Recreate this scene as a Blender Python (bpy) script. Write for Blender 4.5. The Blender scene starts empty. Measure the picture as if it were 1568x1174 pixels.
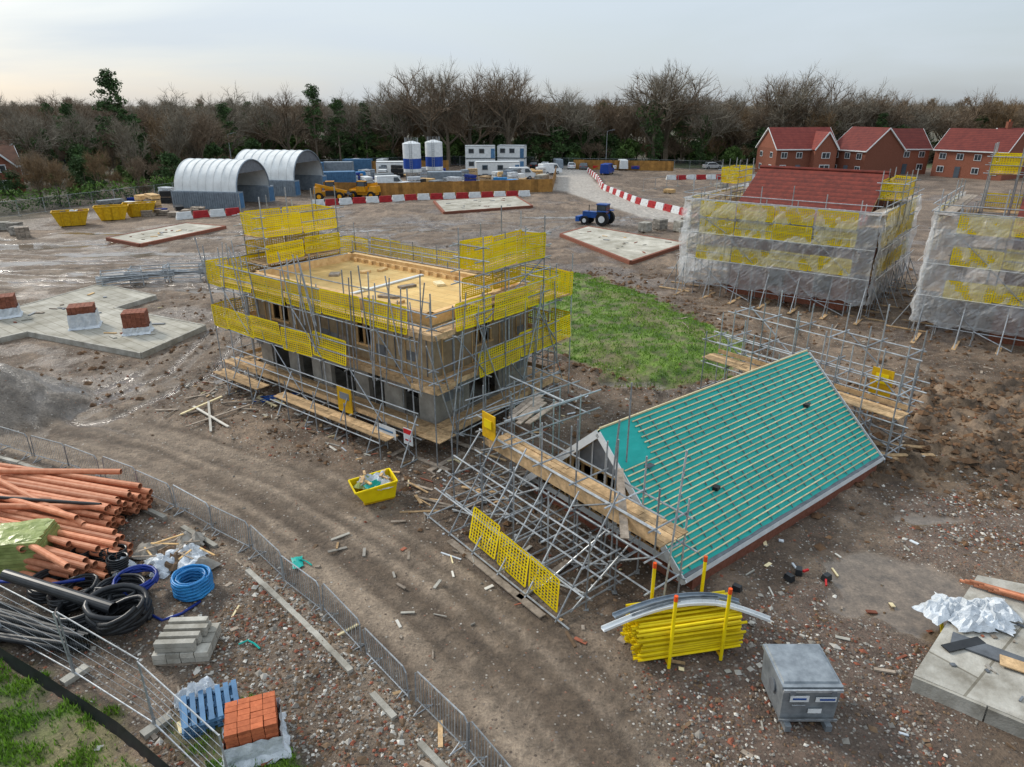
import bpy, math, random
import numpy as np
from mathutils import Vector, Matrix
R=random.Random(11)
def U(a,b): return R.uniform(a,b)
scene=bpy.context.scene
COL=scene.collection
def H(h,k=1.0):
    c=[int(h[i:i+2],16)/255 for i in (0,2,4)]
    return tuple(min(1,(x/12.92 if x<=.04045 else ((x+.055)/1.055)**2.4)*k) for x in c)
# ---------------------------------------------------------------- materials
def mat(name,c,c2=None,scale=3.,rough=.8,metal=0.,bump=0.,bscale=20.,rnd=.25,alpha=None,transl=0,spec=.3,wavez=None,brick=None,avar=.14):
    m=bpy.data.materials.new(name);m.use_nodes=True
    N=m.node_tree.nodes;Lk=m.node_tree.links
    P=N['Principled BSDF'];P.inputs['Roughness'].default_value=rough;P.inputs['Metallic'].default_value=metal
    P.inputs['Specular IOR Level'].default_value=spec
    tc=N.new('ShaderNodeTexCoord')
    nz=N.new('ShaderNodeTexNoise');nz.inputs['Scale'].default_value=scale;nz.inputs['Detail'].default_value=6;nz.inputs['Roughness'].default_value=.65
    Lk.new(tc.outputs['Object'],nz.inputs['Vector'])
    if c2 is None: c2=tuple(x*.72 for x in c)
    cr=N.new('ShaderNodeValToRGB');cr.color_ramp.elements[0].position=.34;cr.color_ramp.elements[1].position=.66
    cr.color_ramp.elements[0].color=(*c2,1);cr.color_ramp.elements[1].color=(*c,1)
    Lk.new(nz.outputs['Fac'],cr.inputs['Fac'])
    at=N.new('ShaderNodeAttribute');at.attribute_name='rnd'
    mr=N.new('ShaderNodeMapRange');mr.inputs['To Min'].default_value=1-rnd;mr.inputs['To Max'].default_value=1+rnd*.6
    Lk.new(at.outputs['Fac'],mr.inputs['Value'])
    vm=N.new('ShaderNodeVectorMath');vm.operation='SCALE'
    Lk.new(cr.outputs['Color'],vm.inputs[0]);Lk.new(mr.outputs['Result'],vm.inputs['Scale'])
    out=vm.outputs[0]
    if wavez:
        w=N.new('ShaderNodeTexWave');w.bands_direction='Z';w.wave_profile='SAW';w.inputs['Scale'].default_value=wavez
        w.inputs['Distortion'].default_value=.3
        Lk.new(tc.outputs['Object'],w.inputs['Vector'])
        m2=N.new('ShaderNodeMapRange');m2.inputs['To Min'].default_value=.62;m2.inputs['To Max'].default_value=1.1
        Lk.new(w.outputs['Fac'],m2.inputs['Value'])
        v2=N.new('ShaderNodeVectorMath');v2.operation='SCALE';Lk.new(out,v2.inputs[0]);Lk.new(m2.outputs['Result'],v2.inputs['Scale']);out=v2.outputs[0]
    if brick:
        b=N.new('ShaderNodeTexBrick');mp=N.new('ShaderNodeMapping');mp.inputs['Rotation'].default_value=(0,0,brick[0])
        Lk.new(tc.outputs['Object'],mp.inputs['Vector']);Lk.new(mp.outputs[0],b.inputs['Vector'])
        b.inputs['Scale'].default_value=1;b.inputs['Brick Width'].default_value=brick[1];b.inputs['Row Height'].default_value=brick[2]
        b.inputs['Mortar Size'].default_value=brick[3];b.inputs['Color1'].default_value=(1,1,1,1);b.inputs['Color2'].default_value=(.84,.84,.84,1);b.inputs['Mortar'].default_value=(.5,.48,.44,1)
        v2=N.new('ShaderNodeMix');v2.data_type='RGBA';v2.blend_type='MULTIPLY';v2.inputs[0].default_value=1
        Lk.new(out,v2.inputs[6]);Lk.new(b.outputs['Color'],v2.inputs[7]);out=v2.outputs[2]
    Lk.new(out,P.inputs['Base Color'])
    if bump:
        n2=N.new('ShaderNodeTexNoise');n2.inputs['Scale'].default_value=bscale;n2.inputs['Detail'].default_value=4
        Lk.new(tc.outputs['Object'],n2.inputs['Vector'])
        bp=N.new('ShaderNodeBump');bp.inputs['Strength'].default_value=bump;bp.inputs['Distance'].default_value=.05
        Lk.new(n2.outputs['Fac'],bp.inputs['Height']);Lk.new(bp.outputs[0],P.inputs['Normal'])
    if alpha is not None:
        O=N['Material Output'];T=N.new('ShaderNodeBsdfTransparent');M=N.new('ShaderNodeMixShader')
        src=P.outputs[0]
        if transl:
            tl=N.new('ShaderNodeBsdfTranslucent');tl.inputs['Color'].default_value=(*c,1)
            M0=N.new('ShaderNodeMixShader');M0.inputs[0].default_value=transl;Lk.new(src,M0.inputs[1]);Lk.new(tl.outputs[0],M0.inputs[2]);src=M0.outputs[0]
        am=N.new('ShaderNodeMapRange');am.inputs['From Min'].default_value=.35;am.inputs['From Max'].default_value=.65
        am.inputs['To Min'].default_value=alpha-avar;am.inputs['To Max'].default_value=min(1,alpha+avar)
        Lk.new(nz.outputs['Fac'],am.inputs['Value'])
        Lk.new(am.outputs['Result'],M.inputs[0]);Lk.new(T.outputs[0],M.inputs[1]);Lk.new(src,M.inputs[2]);Lk.new(M.outputs[0],O.inputs['Surface'])
    return m
M_={}
def dm(k,*a,**kw): M_[k]=mat(k,*a,**kw)
dm('galv_steel',H('b4b8ba'),H('868a8e'),6,.4,.35,rnd=.4)
dm('scaffold_board',H('cbaa80'),H('987d5b'),5,.85,rnd=.4,bump=.2)
dm('weathered_board',H('a89a8b'),H('776b5e'),5,.9,rnd=.35,bump=.2)
dm('fresh_timber',H('e0bd88'),H('c49c67'),4,.8,rnd=.25)
dm('chipboard',H('e6c482'),H('d0a968'),1.2,.8,rnd=.15,brick=(.66,2.4,.6,.012))
dm('yellow_plastic',H('ecd20c'),H('d8ba06'),2,.5,rnd=.2)
dm('yellow_paint',H('d9ac12'),H('b48a12'),4,.5,rnd=.2)
dm('blockwork',H('aba69b'),H('8b867d'),2,.9,rnd=.2,bump=.3)
dm('panel_board',H('b8a587'),H('937f62'),1.5,.85,rnd=.3)
dm('grey_panel',H('8b8f93'),H('6d7074'),1.5,.6,rnd=.2)
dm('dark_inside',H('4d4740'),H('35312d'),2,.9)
dm('white_paint',H('dcdede'),H('c6c9c9'),2,.5,rnd=.08)
dm('teal_membrane',H('16a398'),H('0e958b'),1.3,.45,rnd=.1,spec=.3)
dm('batten',H('e4d3ab'),H('c2b48c'),6,.85,rnd=.25)
dm('lead_grey',H('6d7176'),H('55585c'),3,.6)
dm('red_brick',H('8f5a49'),H('71432f'),9,.9,rnd=.25,bump=.3)
dm('orange_brick',H('c4704a'),H('a75a3a'),9,.9,rnd=.25)
dm('red_tile',H('7d3629'),H('5c2820'),2.5,.8,rnd=.2,wavez=1.3)
dm('tile_far',H('80392f'),H('6a2b26'),1,.8,rnd=.25,wavez=1.0)
dm('slate',H('56616b'),H('454e57'),1,.7)
dm('brown_tile',H('6b4c3c'),H('523a2f'),1,.9)
dm('glass_dark',H('39434a'),H('262d33'),1,.12,spec=.6,rnd=.3)
dm('concrete',H('b0aca2'),H('827d72'),1.6,.9,rnd=.2,bump=.3)
dm('slab_concrete',H('c0bbae'),H('8f8979'),.7,.85,rnd=.15,brick=(.66,14.,.62,.022))
dm('slab_cast',H('b3afa5'),H('807a6e'),1.3,.85,rnd=.15,bump=.3,brick=(-.67,2.6,1.9,.03))
dm('clay_pipe',H('cf8d6a'),H('b8714f'),5,.65,rnd=.35)
dm('black_plastic',H('2c2e30'),H('1c1d20'),3,.35,rnd=.3)
dm('blue_plastic',H('2f86c0'),H('2468a0'),3,.4,rnd=.2)
dm('deepblue_plastic',H('1d3a96'),H('14296c'),3,.35)
dm('olive_wrap',H('929b5e'),H('727c46'),3,.35,bump=.7,bscale=5)
dm('white_plastic_sheet',H('d6dadd'),H('aeb4ba'),3,.3,bump=.8,bscale=9,rnd=.15)
dm('grey_steel',H('959b9f'),H('6c7277'),2.5,.4,.4,rnd=.1,bump=.08)
dm('container_blue',H('51799c'),H('3f6384'),2,.6)
dm('container_grey',H('8f9aa3'),H('737d87'),2,.6)
dm('tent_fabric',H('dcdddb'),H('c8c9c7'),.8,.6,rnd=.05)
dm('rubber',H('222222'),H('181818'),3,.8)
dm('machine_yellow',H('dc9a12'),H('c08410'),2,.4)
dm('tractor_blue',H('2459a8'),H('1b4380'),2,.4)
dm('red_plastic',H('b02b2f'),H('962428'),2,.5)
dm('orange_plastic',H('ea5a1c'),H('cf4a14'),2,.5)
dm('hoarding',H('a5793f'),H('7f5c30'),1.5,.9,rnd=.3)
dm('silo_blue',H('23489a'),H('1b3a80'),1,.4)
dm('bark',H('6f6455'),H('544a3f'),4,.95,rnd=.3)
dm('twig_brown',H('867460'),H('67594a'),2,.95,rnd=.4)
dm('twig_grey',H('8f8676'),H('70685b'),2,.95,rnd=.4)
dm('twig_red',H('8b7355'),H('6f5c46'),2,.95,rnd=.4)
dm('foliage_dark',H('4c6436'),H('304526'),.8,.9,rnd=.5)
dm('foliage_mid',H('647e40'),H('455a2c'),.8,.9,rnd=.5)
dm('hedge_green',H('67883a'),H('4a6429'),.8,.9,rnd=.5)
dm('grass_blade',H('7f9f34'),H('547c20'),.7,.9,rnd=.5)
dm('soil',H('7a5d43'),H('543e2c'),2,.95,rnd=.3,bump=.6)
dm('sheeting',H('f0f3f5'),H('e6eaec'),.6,.3,rnd=.05,alpha=.40,avar=.09,transl=.45,bump=.5,bscale=2.5)
dm('netting',H('30383c'),H('22282b'),1.1,.8,alpha=.42)
dm('sign_red',H('c62a2a'),H('b02020'),2,.5)
# ---------------------------------------------------------------- mesh builder
class MB:
    def __init__(s): s.v=[];s.f=[];s.m=[];s.r=[];s.mats=[]
    def add(s,vs,fs,mt,r=None):
        if mt not in s.mats: s.mats.append(mt)
        k=s.mats.index(mt);n=len(s.v);r=R.random() if r is None else r
        s.v.extend([tuple(x) for x in vs])
        for q in fs: s.f.append([n+i for i in q]);s.m.append(k);s.r.append(r)
    def box(s,c,size,mt,rot=0,r=None,taper=None):
        hx,hy,hz=size[0]/2,size[1]/2,size[2]/2;cs,sn=math.cos(rot),math.sin(rot);vs=[]
        for z in(-hz,hz):
            k=1 if (taper is None or z<0) else taper
            for x,y in((-hx,-hy),(hx,-hy),(hx,hy),(-hx,hy)):
                x*=k;y*=k
                vs.append((c[0]+x*cs-y*sn,c[1]+x*sn+y*cs,c[2]+z))
        s.add(vs,[(3,2,1,0),(4,5,6,7),(0,1,5,4),(1,2,6,5),(2,3,7,6),(3,0,4,7)],mt,r)
    def beam(s,p,q,w,h,mt,r=None):
        p=Vector(p);q=Vector(q);d=(q-p)
        if d.length<1e-6:return
        d.normalize();up=Vector((0,0,1)) if abs(d.z)<.95 else Vector((1,0,0))
        a=d.cross(up).normalized()*w/2;b=a.cross(d).normalized()*h/2
        vs=[e+i*a+j*b for e in(p,q) for i,j in((-1,-1),(1,-1),(1,1),(-1,1))]
        s.add(vs,[(3,2,1,0),(4,5,6,7),(0,1,5,4),(1,2,6,5),(2,3,7,6),(3,0,4,7)],mt,r)
    def tube(s,p,q,r,mt,n=6,r2=None,cap=True,rv=None):
        p=Vector(p);q=Vector(q);d=(q-p)
        if d.length<1e-6:return
        d.normalize();up=Vector((0,0,1)) if abs(d.z)<.95 else Vector((1,0,0))
        a=d.cross(up).normalized();b=a.cross(d).normalized();r2=r if r2 is None else r2
        vs=[e+a*(math.cos(2*math.pi*i/n)*k)+b*(math.sin(2*math.pi*i/n)*k) for e,k in((p,r),(q,r2)) for i in range(n)]
        fs=[(i,(i+1)%n,n+(i+1)%n,n+i) for i in range(n)]
        if cap: fs+= [tuple(range(n))[::-1],tuple(range(n,2*n))]
        s.add(vs,fs,mt,rv)
    def pipe(s,p,q,r,mt,n=12,wall=.12,inner=None):
        rv=R.random()
        s.tube(p,q,r,mt,n,cap=False,rv=rv)
        p=Vector(p);q=Vector(q);d=(q-p).normalized();up=Vector((0,0,1)) if abs(d.z)<.95 else Vector((1,0,0))
        a=d.cross(up).normalized();b=a.cross(d).normalized();ri=r*(1-wall)
        s.tube(p,q,ri,inner or mt,n,cap=False,rv=0.)
        for e in(p,q):
            vs=[e+a*(math.cos(2*math.pi*i/n)*k)+b*(math.sin(2*math.pi*i/n)*k) for k in(r,ri) for i in range(n)]
            s.add(vs,[(i,(i+1)%n,n+(i+1)%n,n+i) for i in range(n)],mt,rv)
    def path(s,pts,r,mt,n=6,closed=False,rv=None):
        pts=[Vector(x) for x in pts];m=len(pts);vs=[];rv=R.random() if rv is None else rv
        for i,p in enumerate(pts):
            d=(pts[(i+1)%m] if (closed or i<m-1) else p)-(pts[i-1] if (closed or i>0) else p);d.normalize()
            up=Vector((0,0,1)) if abs(d.z)<.9 else Vector((1,0,0))
            a=d.cross(up).normalized();b=a.cross(d).normalized()
            vs+=[p+a*(math.cos(2*math.pi*j/n)*r)+b*(math.sin(2*math.pi*j/n)*r) for j in range(n)]
        fs=[]
        for i in range(m if closed else m-1):
            k=(i+1)%m
            fs+=[(i*n+j,i*n+(j+1)%n,k*n+(j+1)%n,k*n+j) for j in range(n)]
        if not closed: fs+=[tuple(range(n))[::-1],tuple(range((m-1)*n,m*n))]
        s.add(vs,fs,mt,rv)
    def poly(s,pts,mt,r=None): s.add(pts,[tuple(range(len(pts)))],mt,r)
    def prism(s,poly,z0,z1,mt,r=None):
        n=len(poly);vs=[(x,y,z0) for x,y in poly]+[(x,y,z1) for x,y in poly]
        s.add(vs,[tuple(range(n))[::-1],tuple(range(n,2*n))]+[(i,(i+1)%n,n+(i+1)%n,n+i) for i in range(n)],mt,r)
    def strip(s,a,b,w,nrm,mt,r=None):
        a=Vector(a);b=Vector(b);d=(b-a).normalized();o=d.cross(Vector(nrm)).normalized()*w/2
        s.add([a-o,b-o,b+o,a+o],[(0,1,2,3)],mt,r)
    def rag(s,c,sx,sy,sz,mt,n=7):
        ro=U(0,6.28);cs,sn=math.cos(ro),math.sin(ro);vs=[];rv=R.random()
        for i in range(n+1):
            for j in range(n+1):
                a=(i/n-.5)*sx*U(.85,1.1);b=(j/n-.5)*sy*U(.85,1.1);e=max(abs(i/n-.5),abs(j/n-.5))*2
                z=(1-e**2)*sz*U(.3,1.15)+.01
                vs.append((c[0]+a*cs-b*sn,c[1]+a*sn+b*cs,c[2]+z))
        s.add(vs,[(i*(n+1)+j,(i+1)*(n+1)+j,(i+1)*(n+1)+j+1,i*(n+1)+j+1) for i in range(n) for j in range(n)],mt,rv)
def mkmesh(name,mb,off=(0,0,0),smooth=False):
    me=bpy.data.meshes.new(name)
    o=Vector(off);me.from_pydata([(x-o.x,y-o.y,z-o.z) for x,y,z in mb.v],[],mb.f)
    for m in mb.mats: me.materials.append(M_[m])
    me.polygons.foreach_set('material_index',mb.m)
    a=me.attributes.new('rnd','FLOAT','FACE');a.data.foreach_set('value',mb.r)
    if smooth: me.polygons.foreach_set('use_smooth',[True]*len(mb.f))
    me.update();return me
def top(name,*parts):
    parts=[p for p in parts if p[1].v]
    al=[v for p in parts for v in p[1].v]
    A=np.array(al);lo=A.min(0);hi=A.max(0);off=((lo[0]+hi[0])/2,(lo[1]+hi[1])/2,lo[2])
    if len(parts)==1:
        o=bpy.data.objects.new(name,mkmesh(name,parts[0][1],off,len(parts[0])>2 and parts[0][2]));o.location=off;COL.objects.link(o);return o
    e=bpy.data.objects.new(name,None);e.location=off;e.empty_display_size=.5;COL.objects.link(e)
    for p in parts:
        o=bpy.data.objects.new(p[0],mkmesh(name+'_'+p[0],p[1],off,len(p)>2 and p[2]));o.parent=e;COL.objects.link(o)
    return e
# ---------------------------------------------------------------- noise (numpy)
def vnoise(x,y,seed=0):
    xi=np.floor(x).astype(np.int64);yi=np.floor(y).astype(np.int64);fx=x-xi;fy=y-yi
    fx=fx*fx*(3-2*fx);fy=fy*fy*(3-2*fy)
    def h(a,b):
        n=(a*374761393+b*668265263+seed*1442695041)&0x7fffffff
        n=((n^(n>>13))*1274126177)&0x7fffffff
        return ((n^(n>>16))&0xffff)/65535.
    return (h(xi,yi)*(1-fx)+h(xi+1,yi)*fx)*(1-fy)+(h(xi,yi+1)*(1-fx)+h(xi+1,yi+1)*fx)*fy
def fbm(x,y,o=4,seed=0):
    s=0;a=.5;t=0
    for i in range(o): s=s+a*vnoise(x*2**i,y*2**i,seed+i*7);t+=a;a*=.55
    return s/t
def sst(a,b,x):
    t=np.clip((x-a)/(b-a),0,1);return t*t*(3-2*t)
def polyline(X,Y,pts):
    best=np.full(X.shape,1e9);S=np.zeros(X.shape);D=np.zeros(X.shape);acc=0
    for (x0,y0),(x1,y1) in zip(pts[:-1],pts[1:]):
        dx,dy=x1-x0,y1-y0;l=math.hypot(dx,dy)
        t=np.clip(((X-x0)*dx+(Y-y0)*dy)/(l*l),0,1)
        ex,ey=X-x0-t*dx,Y-y0-t*dy;d=np.hypot(ex,ey);sg=np.sign(dx*ey-dy*ex)
        k=d<best;best=np.where(k,d,best);S=np.where(k,acc+t*l,S);D=np.where(k,sg*d,D);acc+=l
    return best,D,S
def polysd(X,Y,pts):
    d,_,_=polyline(X,Y,list(pts)+[pts[0]]);ins=np.zeros(X.shape,bool);n=len(pts)
    for i in range(n):
        x0,y0=pts[i];x1,y1=pts[(i+1)%n]
        if y0==y1: continue
        c=((y0>Y)!=(y1>Y))&(X<(x1-x0)*(Y-y0)/(y1-y0)+x0);ins^=c
    return np.where(ins,-d,d)
TRACK=[(-70,40),(-40,31),(-26,28.5),(-20,27),(-14.8,24.9),(-9.3,21.6),(-5.0,18.0),(-2.0,15.0),(0.2,12.3),(1.6,10.2),(4,4),(7,-6)]
GRASS=[(-0.8,61.4),(5.8,57.5),(10.2,51.3),(13.2,41.1),(13.5,36.9),(10.8,32.6),(7,31.5),(4,34.3),(1.0,38.6)]
GC=[(-14.5,14.3),(-11.5,13.0),(-8.6,11.5),(-6.3,9.8),(-4,6),(-20,6),(-22,14)]
GC2=[(-6.4,12.6),(-4.6,10.5),(-4.2,9.3),(-6,9.5),(-7.6,11.6)]
PROAD=[(24,86),(20,92),(16.5,104),(13,118),(12,134),(13,160),(16,175)]
PROAD2=[(12.5,124),(2,131),(-10,135)]
SLABS=[[(-36,38.2),(-30.5,39.2),(-29.6,40.5),(-20.7,36.5),(-19.3,41.8),(-27.2,45.9),(-26,49.3),(-32,52.9),(-33.9,46.4),(-39,46)],
 [(-42.7,73.5),(-38.8,83.6),(-33.2,81.2),(-37.4,69.8)],[(-11.5,105),(0.6,110.6),(2.8,99.3),(-8.9,92.9)],[(5.3,75.9),(8.8,81.2),(17.7,70.5),(10.6,61.4)],
 [(9.6,12.8),(13.5,16.6),(19,14.5),(14.5,9.0)]]
VERGE=[(-30,27.5),(-20.9,25.2),(-16.6,23.3),(-12.8,21.2),(-10.6,19.8),(-8.6,18.7),(-6.8,17),(-4.9,15.2),(-3.6,13.8),(-1.9,11.9),(-.5,10.6),(2,7),(-30,2)]
def hill(Y): return sst(320,1300,Y)*16
def zheight(X,Y):
    m={}
    d,D,S=polyline(X,Y,TRACK)
    m['road']=1-sst(2.3,3.6,d+(fbm(X*.4,Y*.4,3,3)-.5)*2.0)
    streak=fbm(S*.14,D*2.6,4,5);m['streak']=streak
    rut=np.zeros(X.shape)
    for o,w,a in((-2.0,.2,1),(-1.45,.18,.8),(-.35,.22,.7),(.3,.2,.6),(1.2,.2,1),(1.75,.18,.8),(2.4,.2,.7),(-2.7,.2,.5)):
        oo=o+.35*(fbm(S*.12,S*0+o*9,2,9)-.5)*2
        rut=np.maximum(rut,a*np.exp(-((D-oo)/w)**2)*(.2+1.25*fbm(S*.35,D*0+o,3,12)))
    m['rut']=rut*m['road']
    T2=[(-60,62),(-40,56),(-24,56),(-16,50),(-18,42),(-17,34),(-19,29)]
    d2,D2,S2=polyline(X,Y,T2);m['road2']=(1-sst(2.5,4.5,d2+(fbm(X*.3,Y*.3,3,33)-.5)*2))
    rut2=np.maximum(np.exp(-((np.abs(D2)-1.1)/.3)**2),.6*np.exp(-((np.abs(D2+1.4)-1.0)/.3)**2));m['rut2']=rut2*m['road2']
    T3=[(30,92),(8,88),(-10,86),(-30,78),(-60,66)]
    d3,D3,S3=polyline(X,Y,T3);m['rut3']=np.maximum(np.exp(-((np.abs(D3)-1.2)/.4)**2),.7*np.exp(-((np.abs(D3-2.6)-1.)/.35)**2))*(1-sst(3,6,d3)); m['road3']=1-sst(4,8,d3+(fbm(X*.15,Y*.15,3,31)-.5)*5)
    for T4 in ([(-75,74),(-52,66),(-40,64),(-27,66),(-14,74),(-8,84)],[(-60,54),(-44,60),(-28,62),(-12,64),(0,74),(6,86)],[(20,58),(19,50),(17,42),(16,34)]):
        d4,D4,S4=polyline(X,Y,T4);m['rut3']=np.maximum(m['rut3'],(np.exp(-((np.abs(D4)-1.1)/.3)**2)*(1-sst(2.5,4,d4))*.9))
    n=fbm(X*.9,Y*.9,5,21);nb=fbm(X*.22,Y*.22,4,25)
    m['n']=n;m['nb']=nb
    g=polysd(X,Y,GRASS);m['gsd']=g
    ge=(fbm(X*.8,Y*.8,4,41)-.5)*3.0
    m['grass']=1-sst(-.5,.3,g+ge)
    g2=np.minimum(polysd(X,Y,GC),polysd(X,Y,GC2));m['grass']=np.maximum(m['grass'],1-sst(-.2,.3,g2+(fbm(X*1.2,Y*1.2,3,44)-.5)*1.6))
    m['gc']=1-sst(-.2,.3,g2)
    gd=polysd(X,Y,VERGE);m['verge']=(1-sst(-.3,.3,gd))*(1-m['gc'])
    RG=[(4.5,14.8),(9,17),(14.8,22.4),(17.5,23),(19,20),(14,16),(9,10),(4,6),(2,9),(2.6,13.5)]
    m['gravR']=1-sst(-1.5,.8,polysd(X,Y,RG)+(fbm(X*.5,Y*.5,3,46)-.5)*3)
    MUD=[(14,23),(17,21),(22,20),(40,26),(40,36),(22,33),(16,33)]
    m['mud']=1-sst(-1,1,polysd(X,Y,MUD)+(fbm(X*.6,Y*.6,3,48)-.5)*3)
    pd=np.hypot((X-11.4)/2.4,(Y-16.3)/2.0)+(fbm(X*.9,Y*.9,3,50)-.5)*.6
    pud=1-sst(.85,1.0,pd)
    for cx,cy,rx,ry in((14.2,20.2,1.5,.35),(5.8,32.2,1.6,.5),(-31,58,6,1.4),(-24,52,3,.8),(-37,66,8,1.4),(-50,70,9,1.8),(-20,74,7,1.2),(17,60,3,1),(-12,80,9,1.0),(6,90,8,.9),(-45,62,6,1.0),(-60,74,8,1.5),(-44,78,7,1.),(-14,33,1.6,.5)):
        q=np.hypot((X-cx)/rx,(Y-cy)/ry)+(fbm(X*.8,Y*.8,3,51)-.5)*1.5;pud=np.maximum(pud,1-sst(.75,1.0,q))
    m['pud']=pud
    pr,_,_=polyline(X,Y,PROAD);pr2,_,_=polyline(X,Y,PROAD2)
    m['pale']=np.maximum(1-sst(3.2,4.2,pr),1-sst(4,7,pr2))
    sl=np.full(X.shape,1e9)
    for q in SLABS: sl=np.minimum(sl,polysd(X,Y,q))
    m['slabd']=sl
    rough=(1-m['road']*.7)*(1-m['pale'])*sst(.2,1.0,sl)
    h=(n-.5)*.2*rough+(nb-.5)*.12*rough
    lump=fbm(X*2.2,Y*2.2,4,60)
    h+=(sst(.42,.78,lump)*.28*m['mud'])+sst(.5,.75,lump)*.08*(1-m['road'])*sst(.2,1.,sl)
    h-=m['rut']*.09+m['rut2']*.12+m['rut3']*.12*(1-m['pale'])
    h+=m['road']*(streak-.5)*.06
    h+=sst(0,3.5,-g-ge*.3)*.55
    h+=.5*np.exp(-((g+ge*.4-.5)/.7)**2)*(lump)*(Y<40)
    h=h*(1-pud)+pud*(-.05)
    dm_=np.hypot(X+23.6,(Y-29.6)*1.1);h+=np.clip(2.3-dm_*.62+(n-.5)*.2,0,2.1);m['mound']=sst(4.0,3.2,dm_+(n-.5)*.5)
    h=h*sst(0,.6,np.maximum(sl,0))
    far=sst(170,260,np.hypot(X,Y));h=h*(1-far)+hill(Y)
    m['lump']=lump
    return h,m
def axis(lo,hi,fine0,fine1,st,g,mx):
    a=list(np.arange(fine0,fine1,st));s=st;x=a[-1]
    while x<hi:
        s=min(s*g,mx if x<260 else 400);x+=s;a.append(x)
    s=st;x=fine0;b=[]
    while x>lo:
        s=min(s*g,mx if x>-260 else 400);x-=s;b.append(x)
    return np.array(b[::-1]+a)
xs=axis(-3500,3500,-32,28,.16,1.04,1.6);ys=axis(-60,4500,8,58,.16,1.02,1.4)
X,Y=np.meshgrid(xs,ys);Hh,mk=zheight(X,Y)
nx,ny=len(xs),len(ys)
co=np.stack([X,Y,Hh],-1).reshape(-1,3)
idx=np.arange(nx*ny).reshape(ny,nx)
q=np.stack([idx[:-1,:-1],idx[:-1,1:],idx[1:,1:],idx[1:,:-1]],-1).reshape(-1,4)
me=bpy.data.meshes.new('ground');me.vertices.add(nx*ny);me.vertices.foreach_set('co',co.ravel())
me.loops.add(q.size);me.loops.foreach_set('vertex_index',q.ravel().astype(np.int32))
me.polygons.add(len(q));me.polygons.foreach_set('loop_start',np.arange(0,q.size,4,dtype=np.int32));me.polygons.foreach_set('loop_total',np.full(len(q),4,np.int32))
me.update(calc_edges=True);me.polygons.foreach_set('use_smooth',np.ones(len(q),bool))
def mixc(c,t,m):
    t=np.array(t);return c*(1-m[...,None])+t*m[...,None]
n=mk['n'];nb=mk['nb'];c=np.zeros(X.shape+(3,))
c=mixc(c+np.array([.092,.060,.038]),[.25,.178,.12],sst(.34,.68,n*.65+nb*.35))
c=mixc(c,[.155,.105,.08],mk['gravR']*.75);c=mixc(c,[.14,.108,.082],mk['verge']*.5)
mc=mixc(np.zeros(X.shape+(3,))+np.array([.08,.05,.027]),[.235,.155,.09],sst(.35,.65,fbm(X*1.1,Y*1.1,4,91)));c=c*(1-mk['mud'][...,None]*.9)+mc*mk['mud'][...,None]*.9
rc=mixc(np.zeros(X.shape+(3,))+np.array([.12,.085,.057]),[.31,.238,.172],sst(.34,.66,mk['streak']*.75+n*.25))
c=c*(1-mk['road'][...,None])+rc*mk['road'][...,None]
rd2=np.maximum(mk['road2'],mk['road3'])*.65;c=mixc(c,[.245,.19,.14],rd2*sst(.3,.6,n))
bigm=sst(.42,.62,fbm(X*.13,Y*.13,4,95));c=mixc(c,[.095,.066,.044],bigm*.4*(1-mk['road'])*(1-mk['pale']))
dk=np.clip(mk['rut']*.7+mk['rut2']*.7+mk['rut3']*.7,0,.75);c=mixc(c,[.07,.048,.032],dk)
c=mixc(c,[.42,.385,.34],mk['pale']*(.6+.4*n))
gcol=mixc(np.zeros(X.shape+(3,))+np.array([.06,.115,.015]),[.17,.27,.04],sst(.3,.7,fbm(X*1.1,Y*1.1,4,71)))
yel=sst(.45,.65,fbm(X*.35,Y*.35,3,73));gcol=mixc(gcol,[.22,.19,.08],yel*.6)
gm=mk['grass']*(.45+.55*sst(.38,.5,mk['lump']));c=c*(1-gm[...,None])+gcol*gm[...,None]
c=mixc(c,[.18,.152,.125],mk['mound']);c=mixc(c,[.15,.115,.082],mk['pud']*.85)
left=sst(-56,-66,X-(Y-90)*-.25);fr=np.maximum(sst(178,190,Y),left*sst(60,100,Y))
c=mixc(c,[.085,.075,.045],fr)
fg=sst(165,172,Y)*(1-sst(180,186,Y))*sst(15,30,X);c=mixc(c,[.14,.18,.06],fg*.7)
ca=me.color_attributes.new('gcol','FLOAT_COLOR','POINT')
ca.data.foreach_set('color',np.concatenate([c,np.ones(X.shape+(1,))],-1).ravel().astype(np.float32))
def fa(nm,a):
    t=me.attributes.new(nm,'FLOAT','POINT');t.data.foreach_set('value',a.ravel().astype(np.float32))
wet=np.clip(mk['pud']+.5*sst(.54,.36,nb)*(1-mk['grass'])*(Y>26)*(Y<115)*(1-mk['pale'])+mk['rut']*.35+mk['rut2']*.7+mk['rut3']*.6,0,1)
fa('wet',wet*(1-fr));fa('stone',np.clip(mk['gravR']*.9+mk['verge']*.8+.35*(1-mk['road'])+.12-mk['mud']*.5-mk['grass']-mk['pale'],0,1)*(1-mk['pud'])*(1-fr))
g=bpy.data.materials.new('ground');g.use_nodes=True;N=g.node_tree.nodes;Lk=g.node_tree.links;P=N['Principled BSDF']
def nn(t,**k):
    x=N.new(t)
    for a,b in k.items(): setattr(x,a,b)
    return x
def attr(nm):
    x=nn('ShaderNodeAttribute');x.attribute_name=nm;return x
def noise(sc,d=5,rg=.65):
    x=nn('ShaderNodeTexNoise');x.inputs['Scale'].default_value=sc;x.inputs['Detail'].default_value=d;x.inputs['Roughness'].default_value=rg;Lk.new(tc.outputs['Object'],x.inputs['Vector']);return x
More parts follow.
